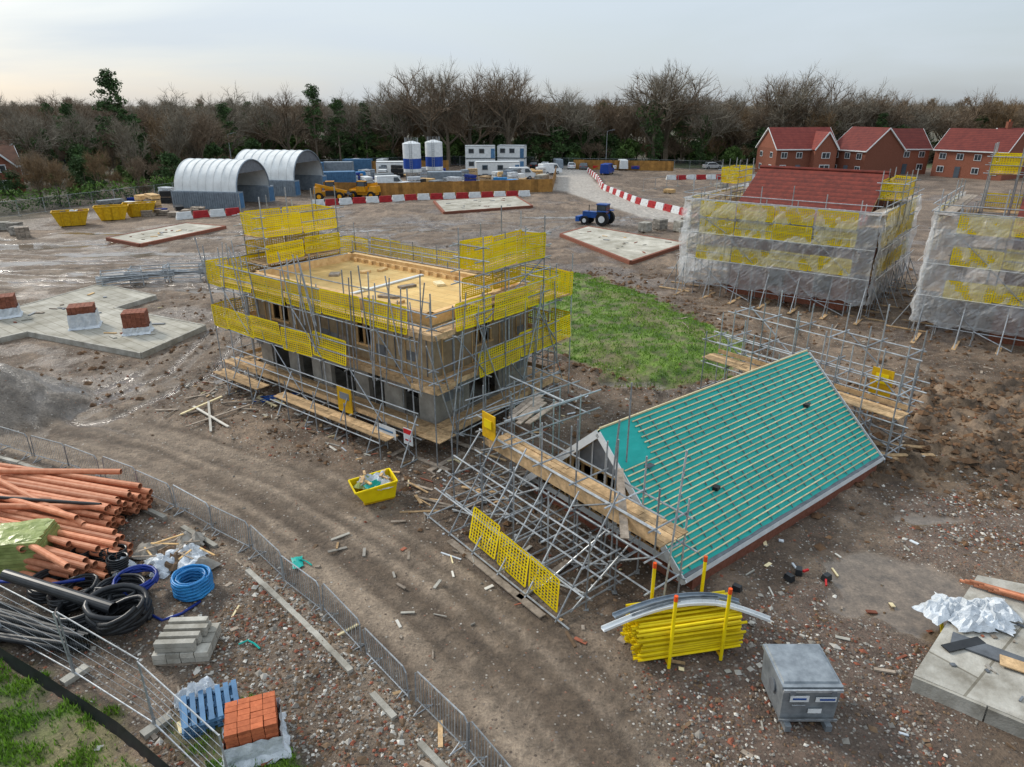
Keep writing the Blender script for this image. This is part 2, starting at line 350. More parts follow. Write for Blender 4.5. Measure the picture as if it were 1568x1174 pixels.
def mrange(src,a,b,c0,d0):
    x=nn('ShaderNodeMapRange');x.inputs['From Min'].default_value=a;x.inputs['From Max'].default_value=b;x.inputs['To Min'].default_value=c0;x.inputs['To Max'].default_value=d0;Lk.new(src,x.inputs['Value']);return x.outputs[0]
def math_(op,a,b):
    x=nn('ShaderNodeMath',operation=op)
    for i,v in enumerate((a,b)):
        if isinstance(v,(int,float)): x.inputs[i].default_value=v
        else: Lk.new(v,x.inputs[i])
    return x.outputs[0]
tc=nn('ShaderNodeTexCoord')
n1=noise(2.2,8,.74);n2=noise(14,5,.7)
k1=mrange(n1.outputs['Fac'],.3,.7,.5,1.5);k2=mrange(n2.outputs['Fac'],.3,.7,.66,1.32);kk=math_('MULTIPLY',k1,k2)
v=nn('ShaderNodeVectorMath',operation='SCALE');Lk.new(attr('gcol').outputs['Color'],v.inputs[0]);Lk.new(kk,v.inputs['Scale'])
vo=nn('ShaderNodeTexVoronoi');vo.inputs['Scale'].default_value=13;Lk.new(tc.outputs['Object'],vo.inputs['Vector'])
sep=nn('ShaderNodeSeparateColor');Lk.new(vo.outputs['Color'],sep.inputs[0])
ramp=nn('ShaderNodeValToRGB');e=ramp.color_ramp;e.interpolation='CONSTANT'
e.elements[0].color=(.16,.12,.09,1);e.elements[1].position=.3;e.elements[1].color=(.25,.2,.155,1)
for p_,cc in((.5,(.11,.08,.06,1)),(.66,(.27,.14,.09,1)),(.76,(.36,.32,.27,1)),(.9,(.52,.48,.43,1)),(.95,(.19,.17,.16,1))):
    z=e.elements.new(p_);z.color=cc
Lk.new(sep.outputs[0],ramp.inputs[0])
sel=math_('LESS_THAN',sep.outputs[1],math_('MULTIPLY',attr('stone').outputs['Fac'],.75))
inner=mrange(vo.outputs['Distance'],.38,.48,1,0)
sf=math_('MULTIPLY',sel,inner)
mx=nn('ShaderNodeMix',data_type='RGBA');Lk.new(sf,mx.inputs[0]);Lk.new(v.outputs[0],mx.inputs[6]);Lk.new(ramp.outputs[0],mx.inputs[7])
Lk.new(mx.outputs[2],P.inputs['Base Color'])
wr=mrange(math_('ADD',attr('wet').outputs['Fac'],mrange(n1.outputs['Fac'],.3,.7,-.15,.15)),.2,.7,.85,.08);Lk.new(wr,P.inputs['Roughness'])
P.inputs['Specular IOR Level'].default_value=.5
bh=math_('ADD',math_('MULTIPLY',n2.outputs['Fac'],.5),math_('ADD',math_('MULTIPLY',n1.outputs['Fac'],1.4),math_('MULTIPLY',sf,.25)))
bp=nn('ShaderNodeBump');bp.inputs['Distance'].default_value=.14
Lk.new(mrange(attr('wet').outputs['Fac'],.4,.95,1.0,0.03),bp.inputs['Strength']);Lk.new(bh,bp.inputs['Height']);Lk.new(bp.outputs[0],P.inputs['Normal'])
me.materials.append(g);go=bpy.data.objects.new('ground',me);COL.objects.link(go)
def gz(x,y):
    h,_=zheight(np.array([[float(x)]]),np.array([[float(y)]]));return float(h[0,0])
# ---------------------------------------------------------------- rubble & grass scatter
def scatter(name,pts,smin,smax,cols):
    n_=len(pts);rs=np.random.RandomState(5);P3=np.array(pts)
    base=np.array([(1,0,0),(0,1,0),(-1,0,0),(0,-1,0),(0,0,.7),(0,0,-.5)],float)
    V=np.repeat(base[None],n_,0)*(1+rs.uniform(-.35,.35,(n_,6,3)))
    sz=rs.uniform(smin,smax,(n_,1,1))*np.where(rs.rand(n_,1,1)<.06,1.8,1);V*=sz;V[:,:,0]*=rs.uniform(.7,1.6,(n_,1))
    an=rs.uniform(0,6.28,n_);cs,sn=np.cos(an)[:,None],np.sin(an)[:,None]
    x=V[:,:,0]*cs-V[:,:,1]*sn;y=V[:,:,0]*sn+V[:,:,1]*cs;V[:,:,0]=x;V[:,:,1]=y;V+=P3[:,None,:]
    F=np.array([(0,1,4),(1,2,4),(2,3,4),(3,0,4),(1,0,5),(2,1,5),(3,2,5),(0,3,5)])
    F=(F[None]+np.arange(n_)[:,None,None]*6).reshape(-1,3)
    me=bpy.data.meshes.new(name);me.from_pydata(V.reshape(-1,3).tolist(),[],F.tolist())
    for k in cols: me.materials.append(k)
    me.polygons.foreach_set('material_index',np.repeat(rs.randint(0,len(cols),n_),8).astype(np.int32))
    a=me.attributes.new('rnd','FLOAT','FACE');a.data.foreach_set('value',np.repeat(rs.rand(n_),8).astype(np.float32))
    o=bpy.data.objects.new(name,me);COL.objects.link(o)
rs=np.random.RandomState(3)
def cand(n_,x0,x1,y0,y1):
    x=rs.uniform(x0,x1,n_);y=rs.uniform(y0,y1,n_);h,m=zheight(x[None],y[None]);return x,y,h[0],{k:v[0] for k,v in m.items()}
dm('stone_grey',H('9a948b'),H('7d776e'),3,.9,rnd=.4);dm('stone_brown',H('7d6650'),H('64503c'),3,.9,rnd=.4)
dm('stone_white',H('cfcac0'),H('b5afa4'),3,.9,rnd=.3);dm('stone_brick',H('955a45'),H('7c4836'),3,.9,rnd=.3)
pts=[]
x,y,h,m=cand(70000,-24,22,7,36)
w=np.clip(m['verge']*.5+m['gravR']*.5+.13*(1-m['road']),0,1)*(1-m['grass'])*(1-m['pud'])*sst(.6,.4,m['n'])*(m['slabd']>.1)+.004
k=rs.rand(len(x))<w;pts+=list(zip(x[k],y[k],h[k]+.01))
x,y,h,m=cand(12000,-8,-1,8,17.5);k=(m['verge']>.6)&(m['grass']<.2)&(rs.rand(len(x))<.6);pts+=list(zip(x[k],y[k],h[k]+.01))
x,y,h,m=cand(26000,2,19,8.5,24);k=(m['gravR']>.4)&(m['pud']<.1)&(m['slabd']>.1)&(rs.rand(len(x))<.15+.5*sst(.55,.4,m['n']));pts+=list(zip(x[k],y[k],h[k]+.01))
x,y,h,m=cand(9000,-17,6,15,35);k=(m['road']<.3)&(m['verge']<.3)&(m['slabd']>.1)&(rs.rand(len(x))<.4);pts+=list(zip(x[k],y[k],h[k]+.01))
scatter('rubble_stones',pts[:34000],.016,.058,[M_[k] for k in('stone_grey','stone_brown','stone_brown','stone_brick','stone_grey','stone_white','stone_brown')])
pts=[]
x,y,h,m=cand(40000,-25,38,18,60);k=(rs.rand(len(x))<(m['mud']*.6+.07*(1-m['road'])+.35*np.exp(-((m['gsd']-.3)/1.)**2))*(1-m['grass'])*(m['slabd']>.3));pts+=list(zip(x[k],y[k],h[k]+.02))
scatter('soil_clods',pts[:9500],.05,.17,[M_['soil']])
def grassm(name,n_,x0,x1,y0,y1,hh):
    x,y,h,m=cand(n_,x0,x1,y0,y1);k=(m['grass']>.45)&(rs.rand(n_)<.05+.95*sst(.38,.55,m['lump']));x,y,h=x[k],y[k],h[k];n_=len(x)
    an=rs.uniform(0,6.28,n_);w=rs.uniform(.012,.03,n_)*hh/.12;L=rs.uniform(.5,1.3,n_)*hh;ln=rs.uniform(-.6,.6,(n_,2))*hh
    V=np.zeros((n_,3,3));V[:,0]=np.stack([x-np.cos(an)*w,y-np.sin(an)*w,h-.01],-1);V[:,1]=np.stack([x+np.cos(an)*w,y+np.sin(an)*w,h-.01],-1);V[:,2]=np.stack([x+ln[:,0],y+ln[:,1],h+L],-1)
    me=bpy.data.meshes.new(name);me.from_pydata(V.reshape(-1,3).tolist(),[],np.arange(n_*3).reshape(-1,3).tolist());me.materials.append(M_['grass_blade'])
    a=me.attributes.new('rnd','FLOAT','FACE');a.data.foreach_set('value',rs.rand(n_).astype(np.float32))
    o=bpy.data.objects.new(name,me);COL.objects.link(o)
grassm('grass',60000,-16,-3.8,8.5,15.5,.12)
grassm('grass',65000,-1,14.5,31,62,.13)
# ---------------------------------------------------------------- scaffolding helpers
def yguard(mb,p,q,z0,z1,nrm,lean=0,sw=.04):
    p=Vector((p[0],p[1],0));q=Vector((q[0],q[1],0));L=(q-p).length;npn=max(1,round(L/2.4));d=(q-p)/npn
    n3=Vector((nrm[0],nrm[1],0))
    for i in range(npn):
        dz=U(-.09,.09);a=p+d*i+d*U(.01,.05);b=p+d*(i+1)-d*U(.01,.05);r=R.random();zz0=z0+dz;zz1=z1+dz;t1=U(-.1,.1)+lean;tilt=U(-.04,.04)
        k=10;nv=int((b-a).length/.13)
        for j in range(k+1):
            f=j/k;o=n3*(t1*f);z=zz0+(zz1-zz0)*f;w=sw if j not in(0,k,k//2) else .08
            mb.strip(a+o+Vector((0,0,z-tilt)),b+o+Vector((0,0,z+tilt)),w,nrm+(0,),'yellow_plastic',r)
        for j in range(nv+1):
            t=j/nv;tz=-tilt+2*tilt*t
            c0=a+(b-a)*t+n3*.006;mb.strip(c0+Vector((0,0,zz0+tz)),c0+n3*t1+Vector((0,0,zz1+tz)),sw if j not in(0,nv) else .07,nrm+(0,),'yellow_plastic',r)
def boards(mb,p,q,nrm,w,z,mt='scaffold_board'):
    p=Vector((p[0],p[1],0));q=Vector((q[0],q[1],0));L=(q-p).length;d=(q-p)/L;n3=Vector((nrm[0],nrm[1],0))
    k=max(1,int(w/.235))
    for j in range(k):
        s=-U(0,1.5)
        while s<L-.2:
            l=3.9;s0=max(s,-.15);s1=min(s+l,L+.15)
            o=n3*(j*.235+.12);dz=U(0,.025)
            a=p+d*s0+o+Vector((0,0,z+dz));b=p+d*(s1-.02)+o+Vector((0,0,z+dz+U(-.01,.01)))
            mb.beam(a,b,.222,.038,mt);s+=l
def run(T,B,Yg,p,q,nrm,lifts,topz,decks,guards,w=1.2,sp=2.0,r=.028,z0=0,braces=True,toe=True,rails=True):
    p=Vector((p[0],p[1],0));q=Vector((q[0],q[1],0));L=(q-p).length;n=max(1,round(L/sp));d=(q-p).normalized();n3=Vector((nrm[0],nrm[1],0))
    Z=lambda z:Vector((0,0,z))
    for i in range(n+1):
        c0=p+d*(L*i/n)
        for k in(0,1):
            c=c0+n3*(w*k);tz=topz+U(-.25,.75) if k else topz-U(.2,1.0)
            T.tube(c+Z(z0),c+Z(tz)+d*U(-.05,.05),r,'galv_steel')
            T.box((c.x,c.y,z0+.01),(.15,.15,.02),'galv_steel')
        for z in lifts: T.tube(c0-n3*.12+Z(z-.04),c0+n3*(w+.2+U(0,.25))+Z(z-.04),r,'galv_steel')
    for z in lifts:
        for k in(0,1): T.tube(p-d*U(.1,.6)+n3*(w*k+.04)+Z(z-.09+U(-.02,.02)),q+d*U(.1,.6)+n3*(w*k+.04)+Z(z-.09+U(-.02,.02)),r,'galv_steel')
    for z in decks:
        boards(B,p,q,nrm,w,z,'scaffold_board')
        if rails:
            for h in(.5,1.0): T.tube(p-d*U(.1,.5)+n3*(w+.05)+Z(z+h),q+d*U(.1,.5)+n3*(w+.05)+Z(z+h),r,'galv_steel')
        if toe: B.beam(p+n3*(w-.03)+Z(z+.13),q+n3*(w-.03)+Z(z+.13),.036,.2,'scaffold_board')
    for z in guards:
        f0,f1=0,1
        if isinstance(z,tuple): z,f0,f1=z
        yguard(Yg,p+(q-p)*f0+n3*(w+.09),p+(q-p)*f1+n3*(w+.09),z+.02,z+1.02,nrm)
    if braces:
        ls=[z0]+list(lifts)
        for i in range(len(ls)-1):
            for j in range(i%2,n,3):
                a=p+d*(L*j/n)+n3*(w+.1)+Z(ls[i]+.1);b=p+d*(L*(j+1)/n)+n3*(w+.1)+Z(ls[i+1]);T.tube(a,b,r,'galv_steel')
# ---------------------------------------------------------------- central house
F=(-2.9,23.9);A=(-.79,.613);Bb=(.613,.79);NA=(.79,-.613);NB=(-.613,-.79)
def wall(mb,p,q,z0,z1,th,nrm,openings,mt):
    p=Vector((p[0],p[1],0));q=Vector((q[0],q[1],0));L=(q-p).length;d=(q-p)/L;n3=Vector((nrm[0],nrm[1],0))
    rot=math.atan2(d.y,d.x);cuts=sorted(openings);s=0
    def seg(s0,s1,a,b):
        if s1-s0<.01 or b-a<.01:return
        c=p+d*((s0+s1)/2)-n3*(th/2);mb.box((c.x,c.y,(a+b)/2),(s1-s0,th,b-a),mt,rot)
    for s0,s1,a,b in cuts:
        seg(s,s0,z0,z1);seg(s0,s1,z0,a);seg(s0,s1,b,z1);s=s1
    seg(s,L,z0,z1)
W=MB();I_=MB();Tm=MB()
c=lambda s,t:(F[0]+A[0]*s+Bb[0]*t,F[1]+A[1]*s+Bb[1]*t)
s0,s1,t0,t1=1.45,13.6,1.45,7.8
ops=[(.9,1.9,.9,2.1),(3.0,4.0,.15,2.25),(4.9,6.6,.9,2.1),(8.0,9.0,.15,2.25),(9.8,11.2,.9,2.1)]
opu=[(3.6,4.6,3.5,4.5),(9.4,10.8,3.5,4.6)]
sides=[(c(s0,t0),c(s1,t0),NB,ops,opu),(c(s0,t1),c(s0,t0),NA,[(2.2,4.2,.9,2.1)],[(2.6,3.8,3.6,4.5)]),(c(s1,t0),c(s1,t1),A,[],[]),(c(s1,t1),c(s0,t1),Bb,ops,opu)]
for p,q,n_,o1,o2 in sides:
    wall(W,p,q,0,2.55,.22,n_,o1,'blockwork')
    P0=Vector((*p,0));Q0=Vector((*q,0));n3=Vector((*n_,0));d=(Q0-P0).normalized()
    W.beam(P0-n3*.1+Vector((0,0,2.7)),Q0-n3*.1+Vector((0,0,2.7)),.26,.3,'fresh_timber')
    wall(W,p,q,2.853,5.1,.2,n_,o2,'panel_board')
    W.beam(P0-n3*.12+Vector((0,0,5.34)),Q0-n3*.12+Vector((0,0,5.34)),.26,.48,'fresh_timber')
    L=(Q0-P0).length
    s=.3
    while s<L:
        if not any(a-.05<s<b+.05 for a,b,_,_ in o2):
            Tm.beam(P0+d*s+n3*.02+Vector((0,0,2.9)),P0+d*s+n3*.02+Vector((0,0,5.05)),.05,.04,'grey_panel' if R.random()<.5 else 'fresh_timber')
        for z,pr in((U(1.9,2.3),.5),(U(4.4,4.7),.5),(U(3.2,3.6),.35)):
            if R.random()<pr and not any(a-.4<s+.3<b+.4 for a,b,_,_ in (o1 if z<2.6 else o2)): Tm.box(tuple(P0+d*(s+.3)+n3*.012+Vector((0,0,z))),(.5,.02,U(.35,.6)),'grey_panel' if R.random()<.6 else 'weathered_board',math.atan2(d.y,d.x))
        s+=.61
    for (a,b,za,zb) in o2:
        for x0,x1,y0,y1 in((a,b,za-.05,za+.03),(a,b,zb-.03,zb+.05)):
            Tm.beam(P0+d*x0+n3*.03+Vector((0,0,(y0+y1)/2)),P0+d*x1+n3*.03+Vector((0,0,(y0+y1)/2)),.08,.08,'fresh_timber')
        for xx in(a+.03,(a+b)/2,b-.03): Tm.beam(P0+d*xx-n3*.06+Vector((0,0,za)),P0+d*xx-n3*.06+Vector((0,0,zb)),.07,.1,'fresh_timber')
def fl(z0,z1,mt,i=.24): 
    I_.prism([c(s0+i,t0+i),c(s0+i,t1-i),c(s1-i,t1-i),c(s1-i,t0+i)],z0,z1,mt)
fl(.1,.2,'concrete');fl(2.6,2.8,'panel_board');fl(4.98,5.2,'chipboard')
for t in np.arange(t0+.4,t1-.3,.6):
    I_.box((*c(s0+.5,t),5.29),(.05,.05,.16),'fresh_timber')
for s in np.arange(s0+.6,s1-.4,.6):
    for t in(t0+.45,t1-.45): I_.box((*c(s,t),5.30),(.05,.3,.2),'fresh_timber',.66)
Tm.beam((*c(s0+.3,t0+.3),5.3),(*c(s1-.3,t0+.3),5.3),.1,.2,'fresh_timber');Tm.beam((*c(s0+.3,t1-.3),5.3),(*c(s1-.3,t1-.3),5.3),.1,.2,'fresh_timber')
Tm.beam((*c(7.4,t0+.5),5.24),(*c(7.6,t1-.6),5.24),.2,.06,'white_paint')
for i in range(8):
    s=U(3,12.5);t=U(2.4,6.8);Tm.box((*c(s,t),5.26),(U(.3,1.2),U(.2,.5),.1),R.choice(['fresh_timber','batten','weathered_board']),U(0,3))
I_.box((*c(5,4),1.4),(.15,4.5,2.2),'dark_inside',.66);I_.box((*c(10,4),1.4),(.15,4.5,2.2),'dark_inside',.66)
for s in(4,6.5,9,11.5): I_.box((*c(s,4.6),3.85),(.12,4.5,2.1),'fresh_timber',.91)
top('timber_frame_house',('walls',W),('floors',I_),('timbers',Tm))
T=MB();B=MB();G_=MB()
lf=[1.0,3.0,5.05]
Ls,Lt=15.,9.2
i=1.2
def side(p,q,n_,g): run(T,B,G_,p,q,n_,lf,6.4,[1.0,3.0,5.1],g,w=1.15,sp=1.8)
side(c(i,i),c(Ls-i,i),NB,[(3.0,.3,1),(5.1,.0,1)]);side(c(i,Lt-i),c(i,i),NA,[(3.0,0,.8),5.1]);side(c(Ls-i,i),c(Ls-i,Lt-i),A,[3.0,5.1]);side(c(Ls-i,Lt-i),c(i,Lt-i),Bb,[3.0,5.1])
for (cs_,ct_) in((0.05,0.05),(Ls-1.2,.05),(0.05,Lt-1.2),(Ls-1.2,Lt-1.2)):
    for z in(1.0,3.,5.1): boards(B,c(cs_,ct_),c(cs_+1.15,ct_),Bb,1.15,z)
for s,t in((0,0),(Ls,0),(0,Lt),(Ls,Lt)): T.tube((*c(s,t),0),(*c(s,t),6.9),.028,'galv_steel')
for (sa,sb) in((0,i),(Ls-i,Ls)):
    for tt,nn_ in((-.03,NB),(Lt+.03,Bb)):
        for z in(3.0,5.1):
            if sa==0 and tt<0: 
                B.beam((*c(sa,tt),z+.13),(*c(sb,tt),z+.13),.036,.2,'scaffold_board')
                for h in(.5,1.): T.tube((*c(sa-.3,tt),z+h),(*c(sb,tt),z+h),.028,'galv_steel')
                continue
            yguard(G_,c(sa,tt),c(sb,tt),z,z+1.03,nn_)
for tt in((0,i),(Lt-i,Lt)):
    for ss,nn_ in((-.03,NA),(Ls+.03,A)):
        for z in(3.,5.1):
            if tt[0]==0 and ss<0:
                B.beam((*c(ss,tt[0]),z+.13),(*c(ss,tt[1]),z+.13),.036,.2,'scaffold_board')
                for h in(.5,1.): T.tube((*c(ss,tt[0]-.3),z+h),(*c(ss,tt[1]),z+h),.028,'galv_steel')
                continue
            yguard(G_,c(ss,tt[0]),c(ss,tt[1]),z,z+1.03,nn_)
for z in(5.6,6.1):
    T.tube((*c(i,i),z),(*c(Ls-i,i),z),.026,'galv_steel');T.tube((*c(i,Lt-i),z),(*c(Ls-i,Lt-i),z),.026,'galv_steel')
# gable towers
for sa,sb,n_,ta,tb in((-.05,1.2,NA,2.9,6.9),(Ls-1.6,Ls+.1,A,2.3,6.8)):
    for s in(sa,sb):
        for t in np.linspace(ta,tb,4): T.tube((*c(s,t),0),(*c(s,t),U(8.5,9.4)),.028,'galv_steel')
        for z in(5.6,6.6,7.1,7.6,8.1): T.tube((*c(s,ta-.5),z),(*c(s,tb+.5),z),.028,'galv_steel')
        T.tube((*c(s,ta),5.2),(*c(s,tb),7.1),.028,'galv_steel')
        yguard(G_,c(s-.05,ta),c(s-.05,tb),7.15,8.15,n_)
        if s<sb and sa<0: continue
        yguard(G_,c(s-.05,ta),c(s-.05,tb),5.95,6.75,n_)
    for t in(ta,tb):
        for z in(6.6,7.1,7.6,8.1): T.tube((*c(sa-.3,t),z),(*c(sb+.3,t),z),.028,'galv_steel')
        yguard(G_,c(sa,t),c(sb,t),7.15,8.15,Bb)
    boards(B,c(sa,ta),c(sa,tb),(-NA[0],-NA[1]),sb-sa,7.1)
    boards(B,c(sa,ta),c(sa,tb),(-NA[0],-NA[1]),sb-sa,5.8)
for k in range(24):
    s=U(0,Ls);T.tube((*c(s,-.05),U(2.5,4.5)),(*c(s+U(-.8,.8),-.1),U(6.4,7.6)),.026,'galv_steel')
for k in range(12):
    t=U(0,Lt);T.tube((*c(-.05,t),U(0,3)),(*c(-.1,t+U(-2,2)),U(4,7)),.026,'galv_steel')
for s in np.arange(1,Ls,2.0):
    T.tube((*c(s,-.1),.05),(*c(s,-1.0),.05),.028,'galv_steel');T.tube((*c(s,0),1.9),(*c(s,-1.),.05),.028,'galv_steel')
for s in np.arange(0,Ls,2.1): B.beam((*c(s,-.5),.02),(*c(s,1.5),.02),.225,.038,'weathered_board')
for t in np.arange(0,Lt,2.): B.beam((*c(-.6,t),.025),(*c(1.2,t),.025),.225,.038,'weathered_board')
for nn_,(a_,b_) in((NB,(2.2,9.5)),(NB,(11,14.5))):
    boards(B,c(a_,-.05),c(b_,-.05),nn_,.9,.75);T.tube((*c(a_,-.95),.7),(*c(b_,-.95),.7),.028,'galv_steel')
    for s in np.arange(a_,b_,2.): T.tube((*c(s,-.95),0),(*c(s,-.95),1.9),.028,'galv_steel')
top('scaffolding',('tubes',T),('boards',B),('brick_guards',G_))
g1=MB()
for (x,y,z,ro) in((*c(5.2,-.12),1.5,math.atan2(A[1],A[0])),):
    g1.box((x,y,z),(.9,.04,1.1),'yellow_paint',ro)
    g1.box((x,y-.03,z+.2),(.6,.03,.3),'grey_panel',ro)
top('scaffold_gate',('g',g1))
sg=MB();p0=c(1.3,-.25);ro=math.atan2(A[1],A[0])
sg.box((*p0,1.0),(.5,.02,.7),'white_paint',ro);sg.box((p0[0]-.01,p0[1]-.02,1.22),(.46,.01,.2),'sign_red',ro);sg.box((p0[0]-.01,p0[1]-.02,.85),(.3,.01,.06),'sign_red',ro)
sg.tube((p0[0],p0[1]+.05,.2),(p0[0],p0[1]+.05,1.9),.025,'galv_steel');top('safety_sign',('sign',sg))
sg=MB();p0=c(2.5,-.3);sg.box((*p0,.9),(1.1,.02,.5),'white_paint',ro);sg.box((p0[0]-.01,p0[1]-.02,.95),(.8,.01,.08),'container_blue',ro);sg.tube((p0[0],p0[1]+.05,.1),(p0[0],p0[1]+.05,1.3),.025,'galv_steel');top('safety_sign',('sign',sg))
# ---------------------------------------------------------------- teal roof
O=(2.68,19.18);D_=(.783,.622);Nn=(.622,-.783)
def rp(l,h,z): return (O[0]+D_[0]*l+Nn[0]*h,O[1]+D_[1]*l+Nn[1]*h,z)
Lr=11.85;HS=3.64;EZ=.5;RZ=3.86;sl=(RZ-EZ)/HS
Rf=MB();Bt=MB();Ft=MB();Bk=MB()
for sgn in(1,-1):
    nl,nh=80,48;vs=[];fs=[]
    for i in range(nl+1):
        for j in range(nh+1):
            h=HS*j/nh;sag=.012*math.sin(i*math.pi*20/nl*1.0)*math.sin(j*1.7)+U(-.004,.004)
            vs.append(rp(Lr*i/nl,sgn*h,RZ-sl*h-.02+sag))
    for i in range(nl):
        for j in range(nh):
            a=i*(nh+1)+j;fs.append((a,a+1,a+nh+2,a+nh+1))
    Rf.add(vs,fs,'teal_membrane',.5)
    nb_=25
    for k in range(nb_):
        h=.12+(HS-.3)*k/(nb_-1);l0=1.35 if k<7 else 0.03
        if sgn<0:l0=.05
        l=l0
        while l<Lr-.1:
            e=min(l+U(3.4,4.9),Lr-.02);dz=U(0,.006)
            Bt.beam(rp(l,sgn*h,RZ-sl*h+.022+dz),rp(e-.01,sgn*h+U(-.006,.006),RZ-sl*h+.022+dz),.042,.022,'batten');l=e
        if sgn>0:
            for l in np.arange(.35,Lr,.6):
                if l>l0 and R.random()<.75: Bt.beam(rp(l,h+.02,RZ-sl*(h+.02)+.03),rp(l,h+.1,RZ-sl*(h+.1)+.03),.028,.012,'lead_grey')
    he=HS
    Ft.beam(rp(-.02,sgn*(he-.06),EZ+.05),rp(Lr+.02,sgn*(he-.06),EZ+.05),.2,.02,'lead_grey')
    Ft.beam(rp(-.05,sgn*(he+.03),EZ-.06),rp(Lr+.05,sgn*(he+.03),EZ-.06),.03,.2,'white_paint')
    Ft.beam(rp(-.05,sgn*(he-.12),EZ-.17),rp(Lr+.05,sgn*(he-.12),EZ-.17),.3,.02,'white_paint')
    for l in(-.06,Lr+.06):
        Ft.beam(rp(l,0,RZ-.12),rp(l,sgn*(he+.04),EZ-.14),.035,.24,'white_paint')
        Ft.beam(rp(l+(.22 if l<0 else -.22),0,RZ-.14),rp(l+(.22 if l<0 else -.22),sgn*(he-.1),EZ-.1),.4,.02,'white_paint')
    Bk.beam(rp(.35,sgn*(he-.12),.12),rp(Lr-.35,sgn*(he-.12),.12),.3,.42,'red_brick')
Ft.beam(rp(0,0,RZ+.03),rp(Lr,0,RZ+.03),.05,.05,'batten')
for l in(.45,.95,1.5,2.1,Lr-.45,Lr-.95)+tuple(np.arange(2.7,Lr-1.2,.6)):
    for sgn in(1,-1): Bt.beam(rp(l,0,RZ-.17),rp(l,sgn*(HS-.15),EZ-.03),.045,.12,'fresh_timber')
    Bt.beam(rp(l,-HS+.4,.45),rp(l,HS-.4,.45),.045,.12,'fresh_timber')
    Bt.beam(rp(l,-1.6,2.15),rp(l,1.6,2.15),.045,.12,'fresh_timber')
    for hh in(-1.6,1.6,-.5,.5): Bt.beam(rp(l,hh,.45),rp(l,hh,RZ-sl*abs(hh)-.2),.045,.1,'fresh_timber')
for l,dd in((.35,-1),(Lr-.35,1)):
    for hh in np.arange(-3,3.01,.6): Bt.beam(rp(l,hh,.3),rp(l,hh,RZ-sl*abs(hh)-.16),.09,.045,'white_paint' if abs(hh)<1.5 else 'fresh_timber')
    Rf.poly([rp(l-dd*.03,-1.5,2.2),rp(l-dd*.03,1.5,2.2),rp(l-dd*.03,0,RZ-.22)],'grey_panel')
    Bk.beam(rp(l,-HS+.3,.15),rp(l,HS-.3,.15),.22,.36,'red_brick')
    Ft.beam(rp(l+dd*.12,-HS+.2,.55),rp(l+dd*.12,HS-.2,.55),.03,.2,'white_paint')
Ft.box(rp(1.0,1.2,RZ-sl*1.2+.04),(.3,.25,.02),'lead_grey',.67)
for l,h in((3.0,2.35),(9.6,1.5)): 
    Ft.box(rp(l,h,RZ-sl*h+.1),(.22,.18,.12),'black_plastic',.9)
top('garage_roof',('membrane',Rf),('battens',Bt),('fascias',Ft),('brick_walls',Bk))
# gable scaffolds
T=MB();B=MB();G_=MB();nd=(-D_[0],-D_[1])
pa=rp(-.35,-3.9,0)[:2];pb=rp(-.35,3.7,0)[:2]
run(T,B,G_,pa,pb,nd,[.9,2.0,2.9],4.2,[2.3],[],w=1.2,sp=1.5)
pa2=rp(-1.55,-4.1,0)[:2];pb2=rp(-1.55,2.4,0)[:2]
run(T,B,G_,pa2,pb2,nd,[.6,1.5],2.6,[],[],w=1.15,sp=1.5)
for h in np.arange(-4.2,2.5,1.3):
    T.tube(rp(-3.75,h,.05),rp(-1.6,h+U(-.2,.2),U(2.6,3.4)),.028,'galv_steel');T.tube(rp(-3.75,h,.15),rp(-.4,h,.2),.028,'galv_steel');T.tube(rp(-3.2,h,.9),rp(-.4,h,.95),.028,'galv_steel')
    if R.random()<.7: T.tube(rp(-3.2,h,.1),rp(-.5,h+U(-1,1),2.2),.028,'galv_steel')
for z,l in((.9,-3.2),(1.9,-2.4),(.12,-3.7)): T.tube(rp(l,-4.5,z),rp(l,2.8,z),.028,'galv_steel')
for k,(a_,b_) in enumerate(((-2.2,-.75),(-.7,.75),(.8,2.1))): yguard(G_,rp(-3.45,a_,0)[:2],rp(-3.5,b_,0)[:2],.25-.04*k,1.3-.06*k,nd,lean=-.3+.08*k,sw=.045)
B.beam(rp(-3.85,-2.7,.03),rp(-3.85,1.9,.03),.225,.04,'weathered_board')
B.beam(rp(-1.6,.5,.03),rp(-3.9,.9,.03),.225,.04,'weathered_board')
B.beam(rp(-1.1,3.6,.03),rp(-2.9,3.9,.03),.225,.04,'weathered_board')
B.beam(rp(-1.55,-3.6,2.55),rp(-1.55,3.7,2.55),.04,.45,'scaffold_board');
B.beam(rp(-.1,1.0,2.95),rp(-2.2,3.2,2.55),.225,.04,'weathered_board')
for k in range(5): B.beam(rp(-.3+U(-.2,.2),-4.2+k*.25,2.9+U(0,.05)),rp(1.8+U(-.3,.3),-5.2+k*.3,2.9),.2,.04,'weathered_board')
for h in(-4.1,-3.0,-1.9): 
    for l in(.9,2.2): T.tube(rp(l,h-1.2,0),rp(l,h-1.2,U(3.4,4.4)),.028,'galv_steel')
    T.tube(rp(-1.6,h-.8,2.9),rp(2.8,h-.8,2.9),.028,'galv_steel');T.tube(rp(-1.6,h-.8,3.6),rp(2.8,h-.8,3.6),.028,'galv_steel')
for l in(.9,2.2):
    for z in(1.2,2.85,3.7): T.tube(rp(l,-5.6,z),rp(l,-2.6,z),.028,'galv_steel')
for h in(3.9,1.6): T.tube(rp(-1.3,h,0),rp(-.9,h,5.0),.028,'galv_steel')
T.tube(rp(.3,.9,2.5),rp(.3,.9,5.6),.026,'galv_steel')
top('scaffolding',('tubes',T),('boards',B),('brick_guards',G_))
